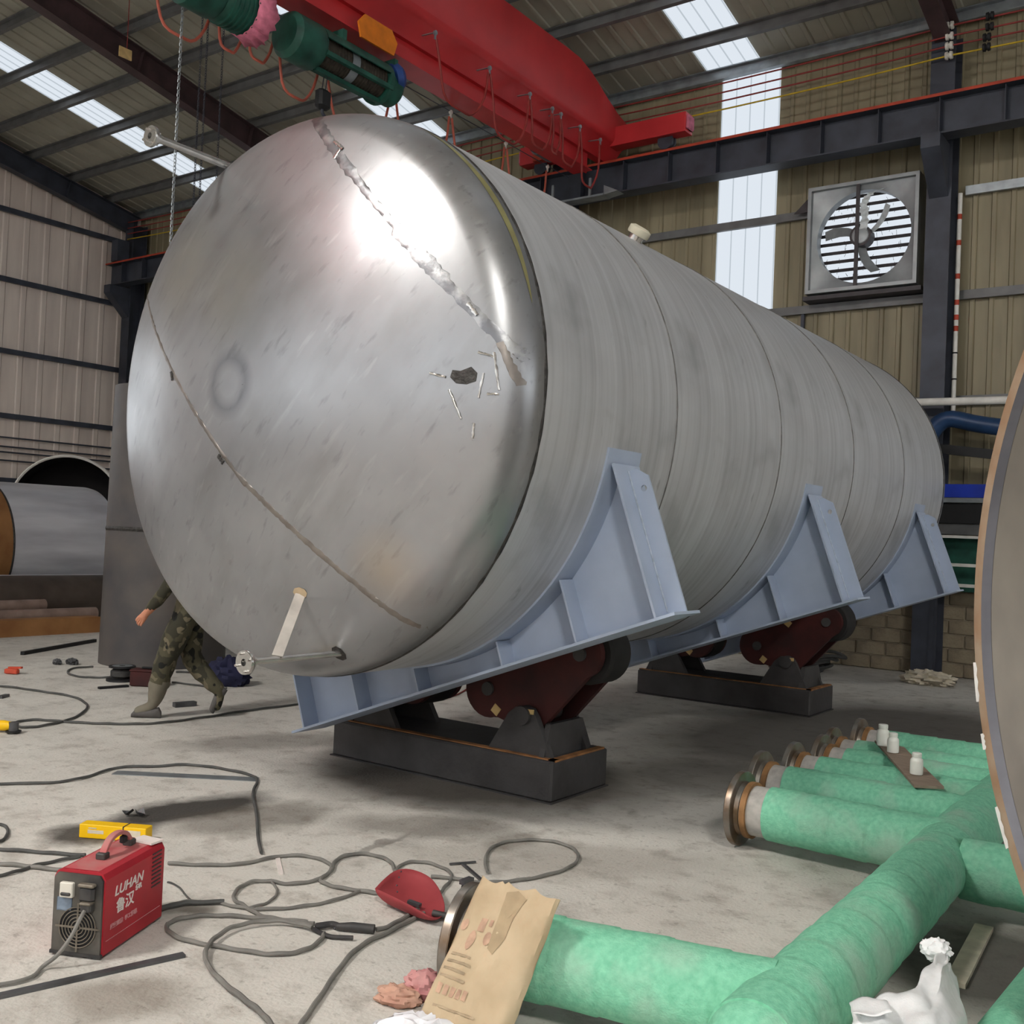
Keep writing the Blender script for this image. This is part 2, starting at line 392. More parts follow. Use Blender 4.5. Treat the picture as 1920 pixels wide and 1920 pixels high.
# columns with corbels
def column(x):
    o = structure(empty('column', (x, 14.45, 0)))
    MB().box((x, 14.24, 4.3), (.31, .018, 8.6)).build('flange', 'dark_steel', o)
    MB().box((x, 14.60, 4.3), (.31, .018, 8.6)).build('flange', 'dark_steel', o)
    MB().box((x, 14.42, 4.3), (.012, .36, 8.6)).build('web', 'dark_steel', o)
    MB().prism([(14.23, 6.35), (14.23, 7.04), (13.72, 7.04), (13.72, 6.86)], (x - .12, 0, 0), Y, Z, X, 0, .24).build('corbel', 'dark_steel', o)
    MB().box((x, 14.42, .02), (.42, .55, .04)).build('base_plate', 'dark_steel', o)
    return o
for x in (-21.8, -15.7, -9.6, -3.54, 2.6): column(x)
# wall girts
for z, x0, x1 in ((6.53, GX, -5.4), (5.12, GX, XE), (3.70, GX, XE), (2.3, GX, XE), (6.53, -3.3, XE)):
    structure(MB().box(((x0 + x1) / 2, WY - .075, z), (x1 - x0, .06, .12)).build('girt', 'galvanised' if x0 > -4 else 'purlin_grey'))
structure(MB().box((-5.5, WY - .06, 4.6), (.05, .05, 1.0)).build('trim_1', 'dark_steel'))

# crane runway beam with rail
def runway():
    o = tag(empty('crane_runway_beam', (-8, 13.95, 7.05)), 'long dark steel runway beam with red rail along the fan wall', 'crane beam')
    yb = 13.95; x0, x1 = GX + .2, 10
    xm = (x0 + x1) / 2; L = x1 - x0
    MB().box((xm, yb, 7.06), (L, .28, .02)).build('bottom_flange', 'dark_steel', o)
    MB().box((xm, yb, 7.30), (L, .014, .47)).build('web', 'dark_steel', o)
    MB().box((xm, yb, 7.54), (L, .34, .02)).build('top_flange', 'dark_steel', o)
    MB().prism([(-.05, 0), (.05, 0), (.05, .012), (.015, .025), (.012, .055), (.03, .06), (.03, .08), (-.03, .08), (-.03, .06), (-.012, .055), (-.015, .025), (-.05, .012)], (0, yb, 7.55), Y, Z, X, x0, x1).build('rail', 'rail_red', o)
    MB().box((xm, yb - .172, 7.545), (L, .006, .035)).build('flange_edge', 'rail_red', o)
    s0 = None; k = 0
    for i in range(40):
        x = x0 + .6 + i * .78
        if x > x1: break
        if s0 is None: s0 = MB().box((x, yb - .075, 7.30), (.012, .13, .45)).build('stiffener', 'dark_steel', o); sx = x
        else: share(s0, 'stiffener', o, (x - sx, 0, 0))
runway()
# second runway beam stub at the gable corner is the same beam; buffer stop
tag(MB().box((GX + .5, 13.95, 7.85), (.25, .3, .5)).build('buffer_stop', 'dark_steel'), 'dark steel buffer stop at the gable end of the runway rail', 'buffer')

# bare conductor wires with insulators
for i, (z, m_, c) in enumerate(((8.60, 'red_wire', 'topmost red'), (8.46, 'red_wire', 'middle red'), (8.33, 'red_wire', 'lowest red'), (8.20, 'yellow_wire', 'yellow'))):
    pts = []
    for b in range(-3, 3):
        for j in range(9):
            t = j / 8; pts.append((-3.45 + (b + t) * 6.1, 14.15, z - .05 * 4 * t * (1 - t)))
    tag(MB().tube(pts, .012, 6).build('conductor_wire', m_), '%s crane conductor wire strung along the fan wall' % c, 'wire', 'crane conductor wires')
    for x, mm, nm, cc in ((-3.45, 'porcelain', 'white', 'column beside the fan'), (-2.96 - .03 * (i // 2), 'black_rubber', 'black', 'strainers past the column')):
        mb = MB(); mb.lathe([(.02, -.05), (.05, -.045), (.055, -.015), (.035, -.005), (.035, .005), (.055, .015), (.05, .045), (.02, .05)], (x, 14.15, z), X, 14, (1, 1))
        tag(mb.build('insulator', mm, smooth=True), '%s insulator on the %s conductor wire at the %s' % (nm, c, cc), 'insulator', '%s wire insulators' % nm)

# exhaust fan on the wall
def fan():
    x0, x1, z0, z1 = -5.36, -3.82, 5.27, 6.80; xc = (x0 + x1) / 2; zc_ = (z0 + z1) / 2; yf = WY - .40
    o = tag(empty('exhaust_fan', (xc, WY, z0)), 'large square louvred exhaust fan in a galvanised frame on the wall', 'fan')
    t = .05
    for a, b in (((xc, yf + .17, z1 - t / 2), (x1 - x0, .36, t)), ((xc, yf + .17, z0 + t / 2), (x1 - x0, .36, t)), ((x0 + t / 2, yf + .17, zc_), (t, .36, z1 - z0 - 2 * t)), ((x1 - t / 2, yf + .17, zc_), (t, .36, z1 - z0 - 2 * t))):
        MB().box(a, b).build('frame', 'fan_sheet', o)
    # face plate with round hole
    n = 48; r = .655; mb = MB(); hw = (x1 - x0) / 2 - t; hh = (z1 - z0) / 2 - t; vs = []; fs = []
    for i in range(n):
        a = 2 * math.pi * i / n; ca, sa = math.cos(a), math.sin(a); k = min(hw / abs(ca) if abs(ca) > 1e-6 else 9, hh / abs(sa) if abs(sa) > 1e-6 else 9)
        vs += [(xc + r * ca, yf + .10, zc_ + r * sa), (xc + k * ca, yf + .06, zc_ + k * sa), (xc + r * ca, yf + .25, zc_ + r * sa)]
    for i in range(n): j = (i + 1) % n; fs += [(3 * i, 3 * j, 3 * j + 1, 3 * i + 1), (3 * i, 3 * i + 2, 3 * j + 2, 3 * j)]
    mb.add(vs, fs).build('shroud', 'fan_sheet', o, smooth=True)
    MB().box((xc, yf + .37, zc_), (2 * hw, .01, 2 * hh)).build('daylight_opening', 'daylit_sheet', o)
    for i in range(11):
        z = z0 + .12 + i * .13
        MB().box((xc, yf + .34, z), (2 * hw, .02, .045), Matrix.Rotation(R_(20), 3, 'X')).build('louvre_slat', 'fan_dark', o)
    rn_ = random.Random(5); mb = MB()
    for i in range(110):
        xx = xc + rn_.uniform(-hw, hw); zz = zc_ + rn_.uniform(-hh, hh * .75); l = rn_.uniform(.03, .10)
        mb.bar((xx, yf + .30, zz), (xx + rn_.uniform(-.03, .03), yf + .30, zz + l), .004, .004, up=Y)
    tag(mb.build('dirt_streak', 'fan_dark', o), kind='stuff')
    MB().box((xc - .06, yf + .02, zc_), (.05, .03, 2 * hh + .02)).build('strut', 'fan_dark', o)
    hub = MB().cyl((xc - .02, yf + .04, zc_), (xc - .02, yf + .22, zc_), .15, .15, 20).build('hub', 'fan_dark', o, smooth=True)
    MB().lathe([(.05, 0), (.11, .01), (.13, .03), (.13, .05)], (xc - .02, yf + .02, zc_), Y, 20, (1, 0)).build('pulley', 'fan_sheet', hub, smooth=True)
    for k in range(3):
        a0 = k * 2.094 + .5; mb = MB(); P = []
        for i in range(5):
            rr = .14 + i * .10; wd = .09 + .012 * i
            if i == 4: wd *= .8
            for s_ in (-1, 1):
                aa = a0 + .10 * i + s_ * wd / rr / 2; P.append((xc - .02 + rr * math.cos(aa), yf + .15 + s_ * .04, zc_ + rr * math.sin(aa)))
        mb.add(P, [(2 * i, 2 * i + 1, 2 * i + 3, 2 * i + 2) for i in range(4)])
        b = mb.build('blade', 'film' if k == 0 else 'fan_sheet', o); so = b.modifiers.new('t', 'SOLIDIFY'); so.thickness = .006
        if k > 1: b.scale = (1, 1, 1)
    # loose wrapping film hanging over the top of the rotor
    pts = smooth_path([(xc + .02, yf + .03, zc_ + .05), (xc + .05, yf + .0, zc_ + .25), (xc + .02, yf + .02, zc_ + .42), (xc + .12, yf + .01, zc_ + .56), (xc + .30, yf + .02, zc_ + .60)], 8); mb = MB()
    rr = random.Random(2); vs = []
    for p in pts:
        wv = .05 + rr.uniform(-.015, .02); vs += [(p.x - wv, p.y + rr.uniform(-.02, .02), p.z), (p.x + wv, p.y + rr.uniform(-.02, .02), p.z + .01)]
    mb.add(vs, [(2 * i, 2 * i + 1, 2 * i + 3, 2 * i + 2) for i in range(len(pts) - 1)])
    mb.build('wrapping_film', 'film', o, smooth=True)
    MB().box((xc, WY - .2, z0 - .05), (x1 - x0 + .1, .3, .06)).build('support_angle', 'fan_dark', o)
    MB().prism([(x0, 6.52), (x0, 6.78), (x0 - .28, 6.52)], (0, WY - .22, 0), X, Z, Y, 0, .012).build('gusset', 'fan_dark', o)
fan()

# striped conduit and white pipe beside the column
o = tag(empty('striped_conduit', (-3.33, 14.5, 3.5)), 'white vertical conduit with red wraps beside the column', 'conduit')
MB().cyl((-3.33, 14.5, 3.52), (-3.33, 14.5, 6.45), .03, n=10).build('pipe', 'white_paint', o, smooth=True)
for z in (6.1, 5.75, 5.3, 4.95, 4.75, 4.6): MB().cyl((-3.33, 14.5, z), (-3.33, 14.5, z + .07), .032, n=10).build('red_wrap', 'rail_red', o, smooth=True)
for z in (4.3, 3.95): MB().cyl((-3.33, 14.5, z), (-3.33, 14.5, z + .02), .034, n=10).build('black_tie', 'black_rubber', o, smooth=True)
tag(MB().cyl((-4.1, 13.95, 3.6), (-1.2, 13.95, 3.56), .05, n=14).build('pipe_run', 'white_paint', smooth=True), 'white horizontal pipe crossing in front of the column foot rails', 'pipe')
d = tag(empty('air_duct', (-3.2, 14.1, 3.2)), 'blue bent air duct under the white pipe beside the tank', 'duct')
MB().tube(smooth_path([(-3.62, 14.1, 2.9), (-3.5, 14.1, 3.2), (-3.3, 14.1, 3.38), (-2.9, 14.1, 3.3), (-2.2, 14.1, 3.18)], 6), .11, 14).build('duct', 'blue_duct', d, smooth=True)
MB().cyl((-2.62, 14.1, 3.245), (-2.56, 14.1, 3.235), .125, n=16).build('collar', 'blue_duct', d, smooth=True)
MB().bar((-3.4, 14.1, 3.0), (-2.2, 14.1, 2.85), .05, .12).build('hanger', 'black_rubber', d)  # black bar standing in for the shadow under the duct
# rack with blue beam by the wall
o = tag(empty('storage_rack', (-2.9, 14.2, 0)), 'steel storage rack with a blue top beam beyond the tank', 'rack')
def rb(n, z, h, m_, y=14.1): MB().box((-2.65, y, z), (1.7, .10, h)).build(n, m_, o)
rb('blue_beam', 2.45, .17, 'blue_paint'); rb('shelf_edge', 2.33, .06, 'galvanised')
MB().box((-2.65, 14.3, 2.16), (1.66, .4, .25)).build('dark_box', 'black_rubber', o)
rb('shelf', 1.96, .14, 'purlin_grey', 14.2); rb('rail', 1.86, .035, 'white_paint'); rb('rail', 1.50, .04, 'white_paint'); rb('rail', 1.24, .04, 'white_paint')
MB().box((-2.65, 14.40, 1.5), (1.66, .03, .7)).build('back_panel', 'hoist_green', o)
for x in (-3.45, -1.85): MB().box((x, 14.25, 1.25), (.06, .06, 2.5)).build('post', 'dark_steel', o)

# ------------------------------------------------------------------ the tank
TX, TZ, TR, TY0, TY1 = -4.44, 2.392, 1.6, 4.162, 12.05
def head_extra(nt, tc, out):
    N = nt.nodes; L = nt.links
    # large soft cloudy handling marks and fine diagonal scuffs on the ground plate
    for sc, strx, lo, hi, c, st in ((1.3, (1, 1, 1), .42, .7, (128, 129, 132), .6), (5, (.35, 1, 1), .5, .75, (126, 126, 124), .45), (22, (.25, 1, 1), .6, .74, (100, 100, 102), .4), (16, (.16, 1, 1), .62, .72, (184, 184, 186), .28)):
        mp = N.new('ShaderNodeMapping'); mp.vector_type = 'TEXTURE'; mp.inputs['Rotation'].default_value = (0, R_(-50), 0); mp.inputs['Scale'].default_value = (1 / strx[0] if strx[0] < 1 else 1, 1, 1)
        L.new(tc.outputs['Object'], mp.inputs[0])
        nz = N.new('ShaderNodeTexNoise'); nz.inputs['Scale'].default_value = sc; nz.inputs['Detail'].default_value = 6; L.new(mp.outputs[0], nz.inputs['Vector'])
        mr = N.new('ShaderNodeMapRange'); mr.inputs[1].default_value = lo; mr.inputs[2].default_value = hi; mr.inputs[4].default_value = st; L.new(nz.outputs['Fac'], mr.inputs[0])
        mx = N.new('ShaderNodeMix'); mx.data_type = 'RGBA'; mx.inputs[7].default_value = (*lin(c), 1); L.new(mr.outputs[0], mx.inputs[0]); L.new(out, mx.inputs[6]); out = mx.outputs[2]
    # centre mark, a worn ring round the axis, in the plane of the dish (object x,z)
    sx = N.new('ShaderNodeSeparateXYZ'); L.new(tc.outputs['Object'], sx.inputs[0])
    cb = N.new('ShaderNodeCombineXYZ'); L.new(sx.outputs[0], cb.inputs[0]); L.new(sx.outputs[2], cb.inputs[1])
    def ringmask(cx, cz, r, wd, st, col, out, ax=1.0):
        s_ = N.new('ShaderNodeVectorMath'); s_.operation = 'SUBTRACT'; s_.inputs[1].default_value = (cx, cz, 0); L.new(cb.outputs[0], s_.inputs[0])
        ln = N.new('ShaderNodeVectorMath'); ln.operation = 'LENGTH'; L.new(s_.outputs[0], ln.inputs[0])
        d = N.new('ShaderNodeMath'); d.operation = 'SUBTRACT'; d.inputs[1].default_value = r; L.new(ln.outputs['Value'], d.inputs[0])
        ab = N.new('ShaderNodeMath'); ab.operation = 'ABSOLUTE'; L.new(d.outputs[0], ab.inputs[0])
        mr = N.new('ShaderNodeMapRange'); mr.inputs[1].default_value = wd; mr.inputs[2].default_value = 0; mr.inputs[4].default_value = st; L.new(ab.outputs[0], mr.inputs[0])
        mx = N.new('ShaderNodeMix'); mx.data_type = 'RGBA'; mx.inputs[7].default_value = (*lin(col), 1); L.new(mr.outputs[0], mx.inputs[0]); L.new(out, mx.inputs[6]); return mx.outputs[2]
    out = ringmask(-.12, .01, .14, .07, .55, (96, 98, 104), out)
    out = ringmask(-.12, .01, .0, .12, .25, (120, 122, 128), out)
    out = ringmask(-.75, .75, .1, .3, .22, (170, 164, 130), out)
    out = ringmask(-.2, .55, .1, .25, .18, (176, 170, 140), out)
    out = ringmask(.9, -.95, .0, .25, .3, (196, 170, 130), out)
    return out
mat('tank_head', (158, 159, 161), .35, .75, .05, 1.5, extra=head_extra, rvar=.06, bump=.03, bscale=3)
def shell_extra(nt, tc, out):
    N = nt.nodes; L = nt.links
    for sc, strx, lo, hi, c, st in ((3.0, (.12, 6, .12), .45, .7, (150, 150, 152), .5), (16, (.1, 3, .1), .5, .75, (190, 190, 190), .3), (2.2, (1, 1, 1), .6, .75, (134, 134, 134), .4), (7, (1, 1.6, .5), .68, .76, (104, 104, 106), .4)):
        mp = N.new('ShaderNodeMapping'); mp.inputs['Scale'].default_value = strx; L.new(tc.outputs['Object'], mp.inputs[0])
        nz = N.new('ShaderNodeTexNoise'); nz.inputs['Scale'].default_value = sc; nz.inputs['Detail'].default_value = 5; L.new(mp.outputs[0], nz.inputs['Vector'])
        mr = N.new('ShaderNodeMapRange'); mr.inputs[1].default_value = lo; mr.inputs[2].default_value = hi; mr.inputs[4].default_value = st; L.new(nz.outputs['Fac'], mr.inputs[0])
        mx = N.new('ShaderNodeMix'); mx.data_type = 'RGBA'; mx.inputs[7].default_value = (*lin(c), 1); L.new(mr.outputs[0], mx.inputs[0]); L.new(out, mx.inputs[6]); out = mx.outputs[2]
    return out
mat('tank_shell', (196, 197, 199), .46, .4, .06, 2, extra=shell_extra, bump=.03, bscale=4)
mat('weld_dark', (78, 76, 74), .55, .6, .3, 30, col2=(52, 50, 48), bump=.5, bscale=60)
mat('weld_girth', (112, 110, 108), .5, .6, .2, 20, col2=(84, 82, 80))
mat('weld_ground', (120, 121, 124), .36, .85, .15, 9, col2=(166, 167, 168), bump=.06, bscale=40, mixlo=.45, mixhi=.6)
mat('weld_brown', (142, 136, 130), .4, .8, .12, 10, col2=(118, 111, 106))
mat('yellow_smear', (166, 160, 112), .45, .6, .1, 8)
mat('weld_stain', (188, 168, 138), .45, .5, .1, 8)
mat('saddle_grey', (172, 184, 204), .5, .0, .05, 3, col2=(160, 172, 192))
mat('weld_bead', (180, 190, 204), .5, .05, .1, 30, bump=.4, bscale=90)
mat('stainless', (196, 194, 190), .25, .9, .1, 10)
mat('brace_plate', (196, 190, 182), .5, .3, .1, 8)
mat('cream_cap', (206, 200, 178), .6, 0, .05, 8)

tank = tag(empty('storage_tank', (TX, TY0, 0)), 'huge stainless steel tank with domed end and three grey saddles, on turning rolls', 'tank')
RC, RK, SF = 4.0, .25, .04
def head_profile():
    ang = math.asin((TR - RK) / (RC - RK)); P = [(TR, 0), (TR, SF * .5)]
    for i in range(13):
        t = (math.pi / 2 - ang) * i / 12; P.append((TR - RK + RK * math.cos(t), SF + RK * math.sin(t)))
    yc = SF - math.sqrt((RC - RK) ** 2 - (TR - RK) ** 2)
    for i in range(1, 23):
        t = ang * (1 - i / 22); P.append((max(RC * math.sin(t), .002), yc + RC * math.cos(t)))
    return P
HP = head_profile()
def head_d(r):
    for (r0, d0), (r1, d1) in zip(HP, HP[1:]):
        if r1 <= r <= r0: return d0 + (d1 - d0) * (r0 - r) / max(1e-6, r0 - r1)
    return HP[-1][1]
def on_head(x, z, lift=0.0): return Vector((TX + x, TY0 - head_d(math.hypot(x, z)) - lift, TZ + z))
hd = MB().lathe(HP, (TX, TY0, TZ), -Y, 128).build('domed_head', 'tank_head', tank, smooth=True)
# shift texture origin onto the axis: mesh data recentred, object moved
def recentre(o, c):
    c = Vector(c); M = WM[o.parent.name].inverted() @ Matrix.Translation(c)
    o.data.transform(Matrix.Translation(-(M.translation))); o.matrix_local = M; WM[o.name] = Matrix.Translation(c)
recentre(hd, (TX, TY0, TZ))
MB().lathe(HP, (TX, TY1, TZ), Y, 96).build('domed_head', 'tank_head', tank, smooth=True)
SEAMS = [TY0, 5.57, 7.24, 8.91, 10.47, TY1]
for a, b in zip(SEAMS, SEAMS[1:]):
    c = MB().lathe([(TR, a + .002), (TR, a + (b - a) * .5), (TR, b - .002)], (TX, 0, TZ), Y, 128).build('shell_course', 'tank_shell', tank, smooth=True)
    recentre(c, (TX, a, TZ))
for i, a in enumerate(SEAMS):
    wv = .013 if i in (0, 5) else .006
    mb = MB(); rr = random.Random(i); n = 160; prof = 5; vs = []; fs = []
    for j in range(n):
        an = 2 * math.pi * j / n; wj = wv * (1 + .35 * math.sin(j * 1.9) + rr.uniform(-.3, .3))
        for q_, (dy, dr) in enumerate(((-1, -.002), (-.6, .004), (0, .006), (.6, .004), (1, -.002))):
            vs.append((TX + (TR + dr) * math.cos(an), a + dy * wj, TZ + (TR + dr) * math.sin(an)))
    for j in range(n):
        k = (j + 1) % n
        for q_ in range(4): fs.append((j * 5 + q_, j * 5 + q_ + 1, k * 5 + q_ + 1, k * 5 + q_))
    mb.add(vs, fs).build('weld_seam', 'weld_dark' if i in (0, 5) else 'weld_girth', tank, smooth=True)
# weld strips across the dish: ribbons laid on the surface
def ribbon(name, m_, pts, halfw, lift=.003, rag=.3, seed=1):
    rr = random.Random(seed); vs = []
    for i, (x, z) in enumerate(pts):
        a = pts[max(0, i - 1)]; b = pts[min(len(pts) - 1, i + 1)]; t = Vector((b[0] - a[0], b[1] - a[1])).normalized(); nn = Vector((-t.y, t.x))
        hw = halfw(i / (len(pts) - 1)) if callable(halfw) else halfw
        for s_, lf in ((-1, .0), (-.8, lift), (0, lift * 1.3), (.8, lift), (1, .0)):
            k = s_ * hw * (1 + rr.uniform(-rag, rag) * (abs(s_) > .5)); px_, pz_ = x + nn.x * k, z + nn.y * k
            r = math.hypot(px_, pz_)
            if r > TR * .9995: px_ *= TR * .9995 / r; pz_ *= TR * .9995 / r
            vs.append(on_head(px_, pz_, lf))
    return MB().add(vs, [(5 * i + q_, 5 * i + q_ + 1, 5 * i + q_ + 6, 5 * i + q_ + 5) for i in range(len(pts) - 1) for q_ in range(4)]).build(name, m_, tank, smooth=True)
def chord(x0, z0, x1, z1, n=70): return [(x0 + (x1 - x0) * i / n, z0 + (z1 - z0) * i / n) for i in range(n + 1)]
def hw1(t): return (.030 if t < .33 else .020 if t < .55 else .036 if t < .75 else .026)
ribbon('weld_strip', 'weld_ground', chord(.06, 1.592, 1.585, .10, 90), hw1, .0012, .22, 4)
ribbon('weld_strip', 'weld_brown', chord(-1.385, .73, .02, -.54), .011, .002, .5, 5)
ribbon('weld_strip', 'weld_brown', chord(-.02, -.50, 1.0, -1.24), .015, .0012, .3, 6)
ribbon('weld_strip', 'weld_brown', chord(1.49, .17, 1.57, -.03, 12), .016, .002, .3, 8)
ribbon('weld_strip', 'weld_dark', chord(-1.38, .78, -1.1, 1.12, 12), .012, .003, .3, 10)
# smeared crayon / oil arc close to the knuckle
vs = []
for i in range(41):
    an = R_(14 + 46 * i / 40); wd = .022 * math.sin(math.pi * i / 40) ** .7 + .001
    for d_ in (.075 - wd, .075 + wd):
        r_ = TR - RK + RK * math.cos(math.asin(max(0, d_ - SF) / RK)) + .0015; vs.append((TX + r_ * math.cos(an), TY0 - d_ - .0012, TZ + r_ * math.sin(an)))
MB().add(vs, [(2 * i, 2 * i + 1, 2 * i + 3, 2 * i + 2) for i in range(40)]).build('crayon_smear', 'yellow_smear', tank, smooth=True)
# ground patch with old lug remains
rr = random.Random(21)
def scab(cx, cz, pts, m_, nm='lug_scar'):
    mb = MB(); vs = [on_head(cx, cz, .005)] + [on_head(cx + a, cz + b, .002) for a, b in pts]
    mb.add(vs, [(0, i + 1, (i + 1) % len(pts) + 1) for i in range(len(pts))]); return mb.build(nm, m_, tank)
scab(1.34, 0.0, [(-.06, .035), (-.02, .03), (.03, .05), (.06, .02), (.055, -.02), (.01, -.035), (-.04, -.03), (-.07, .0)], 'weld_dark')
def dash(pts, wv, m_='stainless'):
    ribbon('weld_spatter', m_, [(pts[0][0] + (pts[1][0] - pts[0][0]) * i / 10, pts[0][1] + (pts[1][1] - pts[0][1]) * i / 10) for i in range(11)], wv, .006, .5, rr.randint(0, 99))
for p in (((1.27, -.06), (1.33, -.20)), ((1.40, .12), (1.47, .10)), ((1.47, .12), (1.50, -.06)), ((1.45, -.08), (1.50, -.08)), ((1.17, .02), (1.25, .0)), ((1.39, -.22), (1.385, -.30)), ((1.43, .02), (1.41, -.10))): dash(p, .005)
for p in (((.36, 1.33), (.44, 1.27)), ((1.33, .36), (1.38, .30)), ((.42, 1.27), (.40, 1.22))): dash(p, .009)
for p in (((-.72, .12), (-.70, .07)), ((-.20, -.38), (-.16, -.42))): dash(p, .013, 'weld_dark')
# level-gauge nozzles on the dish (parallel to the axis) with flanges
def nozzle(x, z, yend, r):
    base = on_head(x, z); a = Vector((TX + x, base.y + .03, TZ + z)); b = Vector((TX + x, yend, TZ + z))
    p = MB().cyl(a, b, r, n=16).build('nozzle_pipe', 'stainless', tank, smooth=True)
    f = MB(); f.lathe([(.018, -.03), (.058, -.03), (.06, -.027), (.06, -.008), (.058, -.005), (.03, -.005), (.03, .03), (.018, .03), (.018, -.03)], b, Y, 24); f.build('flange', 'stainless', p, smooth=True)
    for k in range(4):
        an = k * math.pi / 2 + .4; c = b + X * (.045 * math.cos(an)) + Z * (.045 * math.sin(an))
        MB().cyl(c + Y * .01, c - Y * .045, .007, n=6).build('bolt', 'stainless', p)
    return p
nozzle(.511, -1.412, 3.32, .017)
nozzle(-.64, 1.40, 3.44, .022)
scab(.511, -1.412, [(.04 * math.cos(a), .04 * math.sin(a)) for a in [i * .785 for i in range(8)]], 'weld_dark', 'weld_collar')
bp = on_head(.34, -1.108); e0 = Vector((TX + .511, 3.50, TZ - 1.395))
MB().bar(bp, e0, .055, .006, up=Vector((.6, -.8, 0))).build('brace', 'brace_plate', tank)
scab(.35, -1.10, [(.05 * math.cos(a) - .01, .03 * math.sin(a)) for a in [i * .785 for i in range(8)]], 'weld_stain', 'weld_collar')
# stub on top of the shell
st = Vector((TX + TR * .545, 6.25, TZ + TR * .838)); up_ = (st - Vector((TX, 6.25, TZ))).normalized()
sn = MB().cyl(st - up_ * .05, st + up_ * .035, .055, n=18).build('top_nozzle', 'stainless', tank, smooth=True)
MB().lathe([(.075, 0), (.08, .01), (.08, .05), (.05, .065)], st + up_ * .035, up_, 18, (1, 1)).build('nozzle_cap', 'cream_cap', sn, smooth=True)

